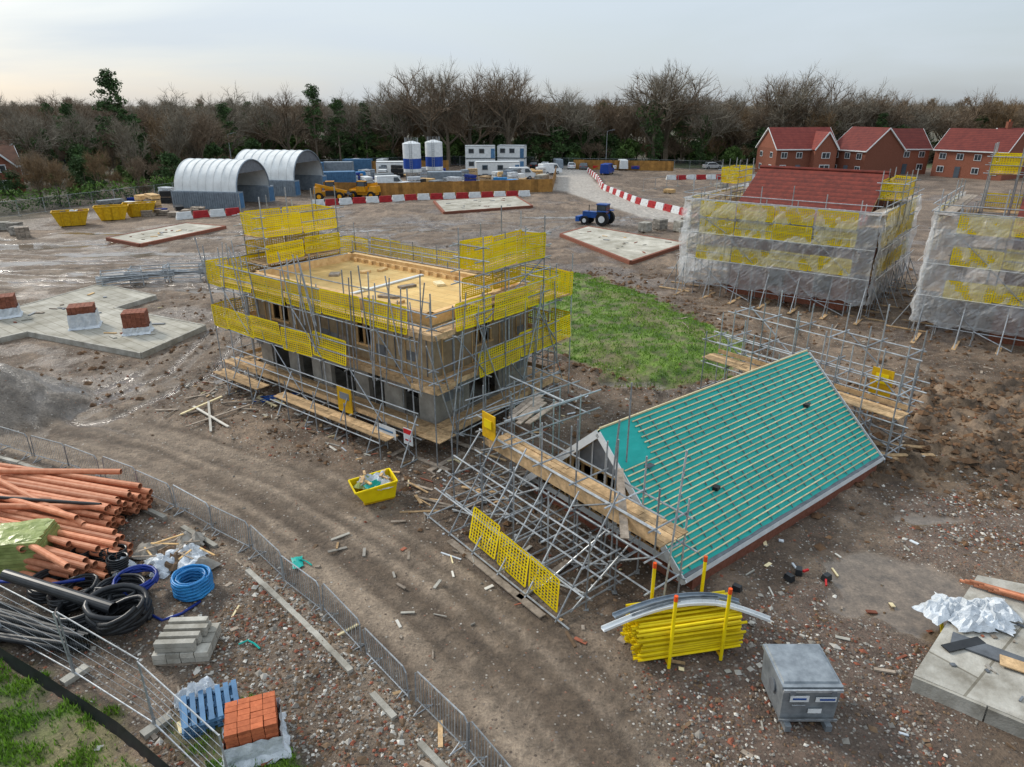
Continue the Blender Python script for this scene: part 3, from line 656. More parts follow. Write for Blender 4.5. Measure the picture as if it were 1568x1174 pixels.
gt=MB();q_=rp(-1.7,-3.4,3.2);gt.box(q_,(.7,.04,.9),'yellow_paint',-.9);gt.box((q_[0]-.03,q_[1]-.03,3.3),(.4,.03,.3),'yellow_plastic',-.9);top('scaffold_gate',('g',gt))
T=MB();B=MB();G_=MB()
pc=rp(Lr+.45,-5.2,0)[:2];pd_=rp(Lr+.45,3.6,0)[:2]
run(T,B,G_,pd_,pc,D_,[.5,1.9,3.0],4.1,[2.0],[],w=1.15,sp=1.25)
run(T,B,G_,rp(Lr+1.6,3.2,0)[:2],rp(Lr+1.6,-4.6,0)[:2],D_,[.5,1.9,3.0,4.2],5.2,[],[],w=1.2,sp=1.6,rails=False)
for h in(-5,-3,-1,1,3): B.beam(rp(Lr+.2,h,.03),rp(Lr+3.2,h+.1,.03),.225,.04,'weathered_board')
for k in range(5): B.beam(rp(Lr+U(.3,1.2),2.+U(-1,1),.06+k*.05),rp(Lr+U(1.2,2.8),3.6+U(-1,1),.06+k*.05),.225,.04,'scaffold_board')
top('scaffolding',('tubes',T),('boards',B),('brick_guards',G_))
gt=MB();q_=rp(Lr+1.9,2.3,2.75);gt.box(q_,(.85,.05,1.1),'yellow_paint',-.9);gt.box((q_[0]-.03,q_[1]-.04,2.9),(.5,.03,.4),'yellow_plastic',-.9);top('scaffold_gate',('g',gt))
# ---------------------------------------------------------------- wrapped houses
def sheet(mb,p,q,z0,z1,nrm,seed):
    p=Vector((p[0],p[1],0));q=Vector((q[0],q[1],0));L=(q-p).length;nx_=int(L/.16);nz_=int((z1-z0)/.16);n3=Vector((nrm[0],nrm[1],0))
    ii,jj=np.meshgrid(np.arange(nx_+1),np.arange(nz_+1),indexing='ij');s=ii*L/nx_;z=z0+(z1-z0)*jj/nz_
    off=(fbm(s*.6+seed,z*.7,3,seed)-.5)*.3+.12*np.abs(np.sin(s*math.pi/2.1))*np.sin((z-z0)*math.pi/2.05)**2+(fbm((s+z)*2.6,(s-z)*.5,3,seed+3)-.5)*.26+(fbm((s-z)*2.6,(s+z)*.5,3,seed+4)-.5)*.26+(fbm(s*5,z*.6,2,seed+8)-.5)*.16
    zz=z+np.where(jj==0,(fbm(s*1.2,s*0,3,seed+5)-.5)*.5,0)
    vs=[tuple(p+(q-p)*(a/L)+n3*float(o)+Vector((0,0,float(b)))) for a,o,b in zip(s.ravel(),off.ravel(),zz.ravel())]
    m_=nz_+1;fs=[(i*m_+j,(i+1)*m_+j,(i+1)*m_+j+1,i*m_+j+1) for i in range(nx_) for j in range(nz_)]
    mb.add(vs,fs,'sheeting',.5)
def wrapped(C,la,lb,zt,tower=None,ridge=9.2,seed=1,zb=.95,rs_=(1.4,11.8)):
    W=MB();Rr=MB();T=MB();B=MB();G_=MB();S_=MB()
    c=lambda s,t:(C[0]+A[0]*s+Bb[0]*t,C[1]+A[1]*s+Bb[1]*t)
    i=1.6;e=zt-1.2;ra,rb=rs_
    rect=[c(ra,i),c(rb,i),c(rb,lb-i),c(ra,lb-i)]
    wo=[(s_,s_+1.2,1.,2.2) for s_ in np.arange(1.2,rb-ra-1.5,3.2)]
    wall(W,rect[0],rect[1],0,e,.25,NB,wo,'red_brick');wall(W,rect[3],rect[0],0,e,.25,NA,[],'red_brick');wall(W,rect[1],rect[2],0,e,.25,A,[],'red_brick');wall(W,rect[2],rect[3],0,e,.25,Bb,[],'red_brick')
    ov=.35;mid=lb/2
    for sg_ in(-1,1):
        tt=mid+sg_*(mid-i+ov);rr=[(*c(ra-.2,tt),e),(*c(rb+.2,tt),e),(*c(rb+.2,mid),ridge),(*c(ra-.2,mid),ridge)]
        Rr.poly(rr,'red_tile',.5);Rr.poly([(x,y,z-.15) for x,y,z in rr],'fresh_timber',.5)
        W.beam((*c(ra-.2,tt),e-.1),(*c(rb+.2,tt),e-.1),.03,.2,'white_paint')
    for s in(ra+.1,rb-.1): W.poly([(*c(s,i),e),(*c(s,lb-i),e),(*c(s,mid),ridge-.15)],'red_brick')
    Rr.tube((*c(ra-.25,mid),ridge+.02),(*c(rb+.25,mid),ridge+.02),.13,'red_tile',6)
    lf=[.9,2.7,4.6,zt-1.2]
    for p,q,n_ in((c(1.25,1.25),c(la-1.25,1.25),NB),(c(1.25,lb-1.25),c(1.25,1.25),NA),(c(la-1.25,1.25),c(la-1.25,lb-1.25),A),(c(la-1.25,lb-1.25),c(1.25,lb-1.25),Bb)):
        run(T,B,G_,p,q,n_,lf,zt+.55,lf[1:],lf[1:],w=1.2,sp=2.1,r=.03)
    for (p,q,n_,k) in((c(la,-.03),c(0,-.03),NB,1),(c(-.03,0),c(-.03,lb),NA,2),(c(la+.03,lb),c(la+.03,0),A,3)):
        sheet(S_,p,q,zb,zt-.05,n_,seed+k)
        P0=Vector((*p,0));Q0=Vector((*q,0));n3=Vector((*n_,0));Lq=(Q0-P0).length;d=(Q0-P0)/Lq
        for z in(zt-.1,zt+.3): T.tube(P0+n3*.12+Vector((0,0,z)),Q0+n3*.12+Vector((0,0,z)),.03,'galv_steel')
        for z in(4.6,2.7): T.tube(P0+n3*.3+Vector((0,0,z)),Q0+n3*.3+Vector((0,0,z)),.015,'white_paint')
        for s in np.arange(.5,Lq,2.1):
            T.tube(P0+d*s+n3*.2+Vector((0,0,.0)),P0+d*s+n3*.2+Vector((0,0,2.0)),.03,'galv_steel')
            T.tube(P0+d*s+n3*1.2+Vector((0,0,.05)),P0+d*s+n3*.1+Vector((0,0,2.2)),.03,'galv_steel')
            B.beam(P0+d*s-n3*1.0+Vector((0,0,.03)),P0+d*s+n3*1.5+Vector((0,0,.03)),.225,.05,'scaffold_board')
            for z in(2.0,3.6,5.4): S_.strip(P0+d*(s-.02)+n3*.22+Vector((0,0,z)),P0+d*(s+.02)+n3*.22+Vector((0,0,z+U(.5,1.))),.05,n_+(0,),'sheeting',.9)
        boards(B,(P0-n3*.2)[:2],(Q0-n3*.2)[:2],(-n_[0],-n_[1]),.9,zt-.3,'weathered_board')
    if tower:
        for (sa,sb,ta,tb,z) in tower:
            for s in(sa,sb):
                for t in(ta,(ta+tb)/2,tb): T.tube((*c(s,t),zt-1.5),(*c(s,t),z+1.8),.03,'galv_steel')
                for zz in(z,z+.5,z+1): T.tube((*c(s,ta-.3),zz),(*c(s,tb+.3),zz),.03,'galv_steel')
                yguard(G_,c(s,ta),c(s,tb),z,z+1.1,NA)
            for t in(ta,tb):
                yguard(G_,c(sa,t),c(sb,t),z,z+1.1,NB)
                for zz in(z,z+.5,z+1): T.tube((*c(sa-.3,t),zz),(*c(sb+.3,t),zz),.03,'galv_steel')
            boards(B,c(sa,ta),c(sa,tb),A,sb-sa,z)
    top('brick_house_under_construction',('walls',W),('roof',Rr));top('sheeted_scaffolding',('tubes',T),('boards',B),('brick_guards',G_),('sheeting',S_))
wrapped((23.1,44.0),13.2,13.2,7.0,tower=[(-.2,1.2,4.5,8.5,7.3),(12,13.4,7,10,7.4)],ridge=8.8,seed=1,rs_=(1.4,10.0))
wrapped((24.3+.79*12.6,40.6-.613*12.6),12.6,12.5,7.6,tower=[(7,9,9,12,8.6),(3,5,7,10,10.2),(9.5,11,7,9,9.2)],ridge=9.0,seed=21,rs_=(1.4,8.6))
# ---------------------------------------------------------------- finished brick houses
def bhouse(x,y,rot,w,d,e,r,roof='tile_far',wallm='red_brick',gab=True,name='brick_house',chim=True):
    W=MB();Rr=MB();Wn=MB();cs,sn=math.cos(rot),math.sin(rot)
    P=lambda a,b,z:(x+a*cs-b*sn,y+a*sn+b*cs,z)
    W.box((x,y,e/2),(w,d,e),wallm,rot)
    for s in(-1,1):
        q=[P(-w/2-.3,s*(d/2+.4),e-.15),P(w/2+.3,s*(d/2+.4),e-.15),P(w/2+.3,0,r),P(-w/2-.3,0,r)]
        Rr.poly(q,roof);W.poly([P(s*(w/2-.01),-d/2,e),P(s*(w/2-.01),d/2,e),P(s*(w/2-.01),0,r-.1)],wallm)
        Rr.poly([(a,b,z-.18) for a,b,z in q],'white_paint')
        W.beam(P(-w/2-.3,s*(d/2+.42),e-.2),P(w/2+.3,s*(d/2+.42),e-.2),.05,.22,'white_paint')
        for t in(-1,1): W.beam(P(t*(w/2+.32),s*(d/2+.4),e-.25),P(t*(w/2+.32),0,r-.1),.05,.22,'white_paint')
    def win(a,b,z,ww,hh,ro,dx,dy):
        c_=P(a,b,z);nx_,ny_=dx*cs-dy*sn,dx*sn+dy*cs
        Wn.box((c_[0]+nx_*.03,c_[1]+ny_*.03,z),(ww,.1,hh),'white_paint',ro)
        for k in(-1,1): 
            tx,ty=-ny_,nx_
            Wn.box((c_[0]+nx_*.07+tx*k*ww*.23,c_[1]+ny_*.07+ty*k*ww*.23,z),(ww*.4,.06,hh*.82),'glass_dark',ro)
    k=max(2,int(w/3))
    for j in range(k):
        a=-w/2+w*(j+.5)/k
        for z in(1.5,4.0): 
            if z==1.5 and j%3==1: Wn.box(P(a,-d/2-.04,1.05),(1.0,.1,2.1),'slate',rot)
            else: win(a,-d/2,z,1.3,1.2,rot,0,-1)
    for b in(-d/4,d/4):
        for z in(1.5,4.0): win(-w/2,b,z,1.1,1.1,rot+math.pi/2,-1,0)
    if gab:
        gw=w*.36;ga=w*.25;gd=1.6;W.box(P(ga,-d/2-gd/2+.02,e/2),(gw,gd,e),wallm,rot);gr=e+(r-e)*.8
        W.poly([P(ga-gw/2,-d/2-gd,e),P(ga+gw/2,-d/2-gd,e),P(ga,-d/2-gd,gr)],wallm)
        for s in(-1,1):
            Rr.poly([P(ga+s*(gw/2+.3),-d/2-gd-.3,e-.2),P(ga+s*(gw/2+.3),0,e-.2),P(ga,0,gr+.05),P(ga,-d/2-gd-.3,gr+.05)],roof)
            W.beam(P(ga+s*(gw/2+.3),-d/2-gd-.32,e-.25),P(ga,-d/2-gd-.32,gr),.06,.25,'white_paint')
        win(ga,-d/2-gd,4.,1.8,1.2,rot,0,-1);win(ga,-d/2-gd,1.5,2.2,1.4,rot,0,-1)
    if chim: W.box(P(-w*.35,0,r+.4),(.9,.7,1.6),wallm,rot);W.tube(P(-w*.35,0,r+1.2),P(-w*.35,0,r+1.6),.15,'orange_brick')
    top(name,('walls',W),('roof',Rr),('windows',Wn))
bhouse(60,154,.12,13,9,5.3,9.3,chim=False);bhouse(73,150,-1.2,9,10,5.2,9.4,gab=False,chim=False);bhouse(82,156,.1,10,8,5.2,9,gab=False,chim=False)
bhouse(94,146,-.95,13,10,5.3,9.2,gab=False,chim=False);bhouse(107,152,.05,14,9,5.2,9.2);bhouse(121,150,.3,13,9,5.3,9.5,roof='slate');bhouse(112,136,-.8,11,9,5.3,9.2,chim=False);bhouse(140,150,-.6,12,9,5.3,9,roof='slate')
bhouse(-102,145,.5,14,9,4.6,7.6,'brown_tile','stone_brick');bhouse(-112,190,.2,16,9,5,8,'brown_tile','stone_brick',False);bhouse(-88,118,.7,12,9,4.4,7.2,'brown_tile','red_brick');bhouse(-132,170,.1,14,9,5,8,'tile_far','red_brick');bhouse(-92,205,.1,12,9,5,8,'brown_tile','white_paint',False);bhouse(-128,128,.9,13,9,5,8,'brown_tile')
# ---------------------------------------------------------------- slabs
for k,q in enumerate(SLABS):
    m=MB();m.prism(q,-.2,.3 if k<4 else .42,'slab_concrete' if k<4 else 'slab_cast')
    if k in(1,2,3):
        for (x0,y0),(x1,y1) in zip(q,q[1:]+q[:1]): m.beam((x0,y0,.12),(x1,y1,.12),.3,.42,'red_brick')
    elif k==0:
        for (x0,y0),(x1,y1) in zip(q,q[1:]+q[:1]): m.beam((x0,y0,.1),(x1,y1,.1),.14,.46,'concrete')
    top('concrete_slab',('s',m))
sd=MB()
for k,q in enumerate(SLABS[:4]):
    xs_=[a for a,b in q];ys_=[b for a,b in q];cnt=0
    while cnt<(26 if k==0 else 14):
        x=U(min(xs_),max(xs_));y=U(min(ys_),max(ys_))
        if polysd(np.array([[x]]),np.array([[y]]),q)[0,0]<-1.2:
            a=U(0,6.28);l=U(.3,1.6);sd.beam((x,y,.335),(x+math.cos(a)*l*.5,y+math.sin(a)*l*.5,.34),U(.06,.25),.05,R.choice(['weathered_board','fresh_timber','concrete','grey_panel','red_brick']));cnt+=1
top('slab_offcuts',('m',sd))
def ex(name,f):
    m=MB();f(m);return top(name,('mesh',m))
def pack(x,y,z,sx,sy,sz,rot,mt,wrap=None,name='brick_pack',fine=False):
    m=MB();cs,sn=math.cos(rot),math.sin(rot)
    P=lambda a,b,zz:(x+a*cs-b*sn,y+a*sn+b*cs,z+zz)
    for a in(-.42,0,.42): m.beam(P(-sx*.48,a*sy,.05),P(sx*.48,a*sy,.05),.09,.1,'weathered_board')
    for a in np.linspace(-.45,.45,6): m.beam(P(a*sx,-sy*.48,.11),P(a*sx,sy*.48,.11),.11,.02,'weathered_board')
    f=.5 if fine else 1
    nz_=max(2,int(sz/(.16*f)));nx_=max(2,int(sx/(.33*(.7 if fine else 1))));ny_=max(2,int(sy/(.3*f)))
    for k in range(nz_):
        for i in range(nx_):
            for j in range(ny_):
                m.box(P((i+.5)/nx_*sx-sx/2+U(-.006,.006),(j+.5)/ny_*sy-sy/2+U(-.006,.006),.13+(k+.5)*sz/nz_),(sx/nx_*.95,sy/ny_*.93,sz/nz_*.93),mt,rot+U(-.02,.02))
    if wrap:
        vs=[];nn_=40
        for k,zz in enumerate((.0,.12,sz*wrap*.5,sz*wrap)):
            for i in range(nn_):
                t=2*math.pi*i/nn_;cx,sx_=math.cos(t),math.sin(t);kx=1/max(abs(cx),abs(sx_));e=.03+U(0,.06)+(0.12 if k==0 else 0)
                vs.append(P(cx*kx*(sx/2+e),sx_*kx*(sy/2+e),zz+U(-.03,.03)+.02))
        m.add(vs,[(k*nn_+i,k*nn_+(i+1)%nn_,(k+1)*nn_+(i+1)%nn_,(k+1)*nn_+i) for k in range(3) for i in range(nn_)],'white_plastic_sheet')
    top(name,('pack',m))
pack(-33.2,43.9,.3,1.4,1.2,1.25,.5,'red_brick',.5,fine=True);pack(-26.7,41.6,.3,1.4,1.2,1.25,.4,'red_brick',.75,fine=True);pack(-22.8,40.4,.3,1.3,1.1,1.2,.3,'red_brick',.35,fine=True)
pack(-5.65,11.25,0,1.05,.95,.75,.35,'orange_brick',.75,fine=True)
pack(-8.3,14.0,0,1.35,1.1,.3,.1,'concrete',None,'kerb_stone_pallet')
def skip(x,y,rot):
    m=MB();cs,sn=math.cos(rot),math.sin(rot);P=lambda a,b,z:(x+a*cs-b*sn,y+a*sn+b*cs,z)
    b0=[P(-1.3,-.85,.1),P(1.3,-.85,.1),P(1.3,.85,.1),P(-1.3,.85,.1)];b1=[P(-1.9,-.95,1.7),P(1.9,-.95,1.7),P(1.9,.95,1.7),P(-1.9,.95,1.7)]
    for i in range(4): m.poly([b0[i],b0[(i+1)%4],b1[(i+1)%4],b1[i]],'yellow_paint');m.beam(b1[i],b1[(i+1)%4],.1,.12,'yellow_paint')
    m.poly(b0,'yellow_paint')
    for a in(-.9,0,.9):
        for s in(-1,1): m.beam(P(a,s*.9,.1),P(a,s*1.0,1.65),.09,.06,'yellow_paint')
    m.box(P(0,0,.9),(2.9,1.6,.7),'soil',rot,taper=1.1)
    for k in range(8): m.box(P(U(-1.2,1.2),U(-.6,.6),1.4+U(0,.3)),(U(.3,1),U(.2,.5),.2),R.choice(['weathered_board','white_plastic_sheet','red_brick','black_plastic']),U(0,3),taper=.7)
    top('skip',('m',m))
skip(-52.2,83.5,.5);skip(-49.8,88,.45);skip(-47.8,91,.4)
def tipbox(m):
    x,y,rot=-4.9,21.6,.45;cs,sn=math.cos(rot),math.sin(rot);P=lambda a,b,z:(x+a*cs-b*sn,y+a*sn+b*cs,z)
    b0=[P(-.5,-.45,.12),P(.6,-.45,.12),P(.6,.45,.12),P(-.5,.45,.12)];b1=[P(-.8,-.5,.62),P(.7,-.5,.75),P(.7,.5,.75),P(-.8,.5,.62)]
    for i in range(4): m.poly([b0[i],b0[(i+1)%4],b1[(i+1)%4],b1[i]],'yellow_plastic');m.beam(b1[i],b1[(i+1)%4],.05,.06,'yellow_plastic')
    m.poly(b0,'yellow_plastic')
    for s in(-.3,.3): m.beam(P(-.5,s,.06),P(.6,s,.06),.14,.12,'yellow_paint')
    for i in range(12): m.rag(P(U(-.35,.35),U(-.25,.25),.5+U(0,.15)),U(.4,.7),U(.3,.6),U(.15,.35),R.choice(['white_plastic_sheet','white_plastic_sheet','olive_wrap','scaffold_board','teal_membrane']),5)
    for i in range(8): m.box(P(U(-.5,.5),U(-.35,.35),.7+U(0,.2)),(U(.2,.6),U(.05,.12),U(.03,.06)),R.choice(['scaffold_board','fresh_timber']),U(0,3))
ex('waste_skip',tipbox)
# ---------------------------------------------------------------- barriers and fences
def ped(p,q,name='pedestrian_barrier'):
    m=MB();p=Vector((*p,0));q=Vector((*q,0));d=(q-p).normalized();n3=Vector((-d.y,d.x,0));Z=lambda z:Vector((0,0,z))
    h0=gz(p.x,p.y);a=p+d*.05+Z(h0);b=q-d*.05+Z(gz(q.x,q.y));ln=n3*U(-.06,.06)
    m.path([a+Z(.12),a+Z(.95)+ln,a+d*.1+Z(1.06)+ln,b-d*.1+Z(1.06)+ln,b+Z(.95)+ln,b+Z(.12)],.02,'galv_steel',6)
    m.tube(a+Z(.2)+ln*.2,b+Z(.2)+ln*.2,.016,'galv_steel',5)
    k=18
    for i in range(1,k): 
        c_=a+(b-a)*(i/k);m.tube(c_+Z(.2)+ln*.2,c_+Z(1.05)+ln,.008,'galv_steel',4,cap=False)
    for e in(a+d*.25,b-d*.25):
        m.tube(e+n3*.3+Z(.02),e-n3*.3+Z(.02),.018,'galv_steel',5);m.tube(e+n3*.25+Z(.02),e+Z(.2),.015,'galv_steel',5);m.tube(e-n3*.25+Z(.02),e+Z(.2),.015,'galv_steel',5)
    top(name,('frame',m))
def resample(pts,st):
    P=[Vector(p) for p in pts];out=[P[0]];acc=0
    for a,b in zip(P[:-1],P[1:]):
        L=(b-a).length;s=st-acc
        while s<=L: out.append(a+(b-a)*(s/L));s+=st
        acc=(L-(s-st))
    return out
BL=[(-27,27.6),(-20.9,25.4),(-16.6,23.5),(-12.8,21.5),(-10.6,20.1),(-8.6,18.7),(-6.8,17),(-4.9,15.1),(-3.5,13.6),(-1.9,11.9),(-.5,10.4),(1.2,8.2)]
rp_=resample(BL,2.1)
for a,b in zip(rp_[:-1],rp_[1:]): ped((a.x+U(-.1,.1),a.y+U(-.1,.1)),(b.x+U(-.05,.05),b.y))
kb=MB()
kp=resample([(x-.35,y-.45) for x,y in BL],.95)
for a,b in zip(kp[:-1],kp[1:]):
    if R.random()<.9: kb.beam((a.x,a.y,.0),(b.x-.01,b.y,.0+U(-.03,.03)),.15,.15,'concrete')
top('kerb',('k',kb))
def heras(pts,st=3.4,h=2.,name='temporary_fence',clad=None,wires=True):
    pp=resample(pts,st)
    for a,b in zip(pp[:-1],pp[1:]):
        m=MB();A_=Vector((a.x,a.y,gz(a.x,a.y)));B_=Vector((b.x,b.y,gz(b.x,b.y)));Z=lambda z:Vector((0,0,z));d=(B_-A_).normalized();n3=Vector((-d.y,d.x,0));lean=n3*U(-.05,.05)
        A1=A_+d*.04;B1=B_-d*.04
        m.tube(A1+Z(.05),A1+Z(h)+lean,.021,'galv_steel');m.tube(B1+Z(.05),B1+Z(h)+lean,.021,'galv_steel')
        for z in(.18,h-.02): m.tube(A1+Z(z)+lean*(z/h),B1+Z(z)+lean*(z/h),.018,'galv_steel')
        m.box(tuple(A_+Z(.07)),(.6,.22,.14),'concrete',math.atan2(n3.y,n3.x))
        if wires:
            k=26
            for i in range(1,k): c_=A1+(B1-A1)*(i/k);m.strip(c_+Z(.18),c_+lean+Z(h-.02),.005,tuple(n3),'galv_steel')
            for z in(.45,.75,1.05,1.35,1.65): m.tube(A1+Z(z)+lean*(z/h),B1+Z(z)+lean*(z/h),.006,'galv_steel',4)
        if clad: 
            m.add([A1+Z(.15),B1+Z(.15),B1+Z(h-.05)+lean,A1+Z(h-.05)+lean],[(0,1,2,3)],clad,.5)
        top(name,('panel',m))
heras([(-19,17.2),(-14.9,15.3),(-11.5,13.5),(-8.8,12.1),(-6.1,10.3),(-3.5,7.8)],3.1)
heras([(-75,78),(-64.6,88.8),(-59.2,101.4),(-54,113),(-50,125)],3.5,clad='netting',wires=False)
heras([(10,172),(30,168),(48.5,160)],3.5,clad='netting',wires=False)
heras([(-52,128),(-48,160),(-20,176),(10,172)],6,clad='netting',wires=False,h=2.2)
heras([(22,120),(30,128),(44,132),(60,130)],3.5,wires=False)
ms=MB()
for a,b in zip(*(lambda q:(q[:-1],q[1:]))([(-19,16.6),(-14.9,14.7),(-11.5,12.9),(-8.8,11.4),(-6.1,9.6),(-4,7.5)])):
    ms.add([(a[0],a[1],.0),(b[0],b[1],.0),(b[0]+.05,b[1]+.1,.33),(a[0]+.05,a[1]+.1,.33)],[(0,1,2,3)],'black_plastic',.3)
top('silt_fence',('m',ms))
def rw(pts):
    pp=resample(pts,2.0)
    for i,(a,b) in enumerate(zip(pp[:-1],pp[1:])):
        m=MB();mt='red_plastic' if i%2 else 'white_paint';d=(b-a).normalized();L=(b-a).length*.97;ro=math.atan2(d.y,d.x)+U(-.05,.05);c_=(a+b)/2
        m.box((c_.x,c_.y,.15),(L,.5,.3),mt,ro,.5);m.box((c_.x,c_.y,.5),(L*.98,.36,.4),mt,ro,.5,taper=.9);m.box((c_.x,c_.y,.8),(L*.9,.24,.2),mt,ro,.5)
        for s in(-.25,.25): m.box((c_.x+d.x*L*s,c_.y+d.y*L*s,.45),(.3,.42,.15),mt,ro,.2)
        top('road_barrier',('m',m))
rw([(-42,88),(-36.5,92),(-35,94)]);rw([(-28.5,100.5),(-14.3,108.2),(3.7,113.2)]);rw([(16.6,158),(16.6,140),(15.6,122.7),(18.4,103),(22.6,91.7),(23,86)])
rw([(30,140),(50,142),(60,138)])
hd=MB()
for pts in([(-30,114),(-20.4,112),(6.7,119),(9.0,147)],[(-32,160),(-14,163)],[(14,165),(36,160)]):
    pp=resample(pts,.62)
    for a,b in zip(pp[:-1],pp[1:]): hd.beam((a.x,a.y,1.05),(b.x,b.y,1.05),.04,2.1+U(-.04,.04),'hoarding')
top('hoarding_fence',('h',hd))
# ---------------------------------------------------------------- compound
def silo(x,y):
    m=MB();n=24
    m.tube((x,y,2.6),(x,y,4.4),1.65,'silo_blue',n,cap=False);m.tube((x,y,4.4),(x,y,7.0),1.65,'white_paint',n,cap=False);m.tube((x,y,7.0),(x,y,7.4),1.65,'white_paint',n,r2=.4)
    m.tube((x,y,2.0),(x,y,2.6),1.65,'white_paint',n,cap=False);m.tube((x,y,.8),(x,y,2.0),.3,'white_paint',n,r2=1.65)
    for i in range(4):
        t=math.pi/4+i*math.pi/2;px,py=x+1.5*math.cos(t),y+1.5*math.sin(t);m.beam((px,py,0),(px,py,2.6),.15,.15,'galv_steel')
        t2=t+math.pi/2;m.beam((px,py,.3),(x+1.5*math.cos(t2),y+1.5*math.sin(t2),2.),.08,.08,'galv_steel')
    for s in(-.2,.2): m.tube((x+s,y-1.72,.3),(x+s,y-1.72,7.5),.03,'galv_steel')
    for z in np.arange(.5,7.4,.35): m.tube((x-.2,y-1.72,z),(x+.2,y-1.72,z),.02,'galv_steel',4)
    for i in range(12): t=i*math.pi/6;m.tube((x+1.2*math.cos(t),y+1.2*math.sin(t),7.1),(x+1.2*math.cos(t),y+1.2*math.sin(t),8.0),.03,'galv_steel',4)
    top('silo',('m',m,False))
silo(-18.4,133.8);silo(-14.9,139)
def cabin(x,y,rot,w=7,d=3,h=2.6,stack=2,mt='white_paint'):
    m=MB();cs,sn=math.cos(rot),math.sin(rot);P=lambda a,b,z:(x+a*cs-b*sn,y+a*sn+b*cs,z)
    for k in range(stack):
        z=k*(h+.06)+.15;m.box((x,y,z+h/2),(w,d,h),mt,rot)
        for b in(z+.06,z+h-.06): 
            m.beam(P(-w/2,-d/2-.02,b),P(w/2,-d/2-.02,b),.06,.12,'grey_steel');m.beam(P(w/2+.02,-d/2,b),P(w/2+.02,d/2,b),.06,.12,'grey_steel')
        for a in(-.3,.05):
            m.box(P(a*w,-d/2-.02,z+1.5),(1.2,.08,1.),'grey_steel',rot);m.box(P(a*w,-d/2-.05,z+1.5),(1.0,.08,.8),'glass_dark',rot)
        m.box(P(.47*w-.3,-d/2-.02,z+1.0),(.85,.08,2.0),'container_blue',rot)
    top('site_cabin',('m',m))
cabin(-7,160,.05,6.5);cabin(0,161,-.2,6);cabin(-24,150,.1,8,3,2.6,1);cabin(-3,150,.1,9,3,2.6,1)
def container(x,y,rot,mt,l=6.,z=0):
    m=MB();cs,sn=math.cos(rot),math.sin(rot);P=lambda a,b,zz:(x+a*cs-b*sn,y+a*sn+b*cs,zz+z)
    m.box(P(0,0,1.3),(l,2.4,2.5),mt,rot,.5)
    for a in np.arange(-l/2+.15,l/2,.3):
        for s in(-1,1): m.beam(P(a,s*1.22,.2),P(a,s*1.22,2.45),.12,.05,mt,.3)
    for s in(-1,1):
        for t in(-1,1): m.beam(P(s*l/2,t*1.2,0),P(s*l/2,t*1.2,2.6),.15,.15,mt,.6)
    for s in(-.6,-.2,.2,.6): m.tube(P(l/2+.06,s,.2),P(l/2+.06,s,2.4),.03,'galv_steel')
    top('shipping_container',('m',m))
container(-42,150,.1,'container_blue');container(-36.5,152,.1,'container_grey');container(-48,140,.4,'container_blue');container(-34,160,.0,'container_blue');container(-31,128,.3,'container_blue');container(-12,128,.1,'container_grey')
def tent(x,y,rot,l=11,r=4.2,base=2.5):
    P=lambda a,b,z:(x+a*math.cos(rot)-b*math.sin(rot),y+a*math.sin(rot)+b*math.cos(rot),z)
    S_=MB();m=MB();n=20;k=8;vs=[]
    for i in range(k+1):
        for j in range(n+1):
            t=math.pi*j/n;vs.append(P(-l/2+l*i/k,r*math.cos(t),base+r*.92*math.sin(t)))
    S_.add(vs,[(i*(n+1)+j,i*(n+1)+j+1,(i+1)*(n+1)+j+1,(i+1)*(n+1)+j) for i in range(k) for j in range(n)],'tent_fabric')
    for i in range(k+1):
        m.path([P(-l/2+l*i/k,(r+.03)*math.cos(math.pi*j/n),base+(r*.92+.03)*math.sin(math.pi*j/n)) for j in range(n+1)],.05,'tent_fabric',5)
    m.path([P(l/2+.03,(r+.03)*math.cos(math.pi*j/n),base+(r*.92+.03)*math.sin(math.pi*j/n)) for j in range(n+1)],.1,'container_grey',5)
    m.poly([P(-l/2,r*math.cos(math.pi*j/n),base+r*.92*math.sin(math.pi*j/n)) for j in range(n+1)],'tent_fabric')
    m.poly([P(l/2-.05,r*math.cos(math.pi*j/n),base+r*.92*math.sin(math.pi*j/n)) for j in range(4,n-3)],'lead_grey')
    for s in(-1,1): 
        m.box(P(0,s*(r-.2),base/2),(l+.6,1.6,base),'container_grey',rot)
        for a in np.arange(-l/2,l/2+.3,.35): m.beam(P(a,s*(r-.2)+s*.82,.1),P(a,s*(r-.2)+s*.82,base-.1),.16,.05,'container_grey',.2)
        m.box(P(l/2+.33,s*(r-.2),base/2),(.04,1.3,base*.85),'container_blue',rot)
    m.box(P(-l/2+.3,0,base/2),(.1,2*r-2,base),'dark_inside',rot)
    top('storage_tunnel_tent',('fabric',S_,True),('base',m))
tent(-41.5,103,-.2,9.5,4.3,2.3);tent(-38.5,119,-.25,11,4.6,2.4)
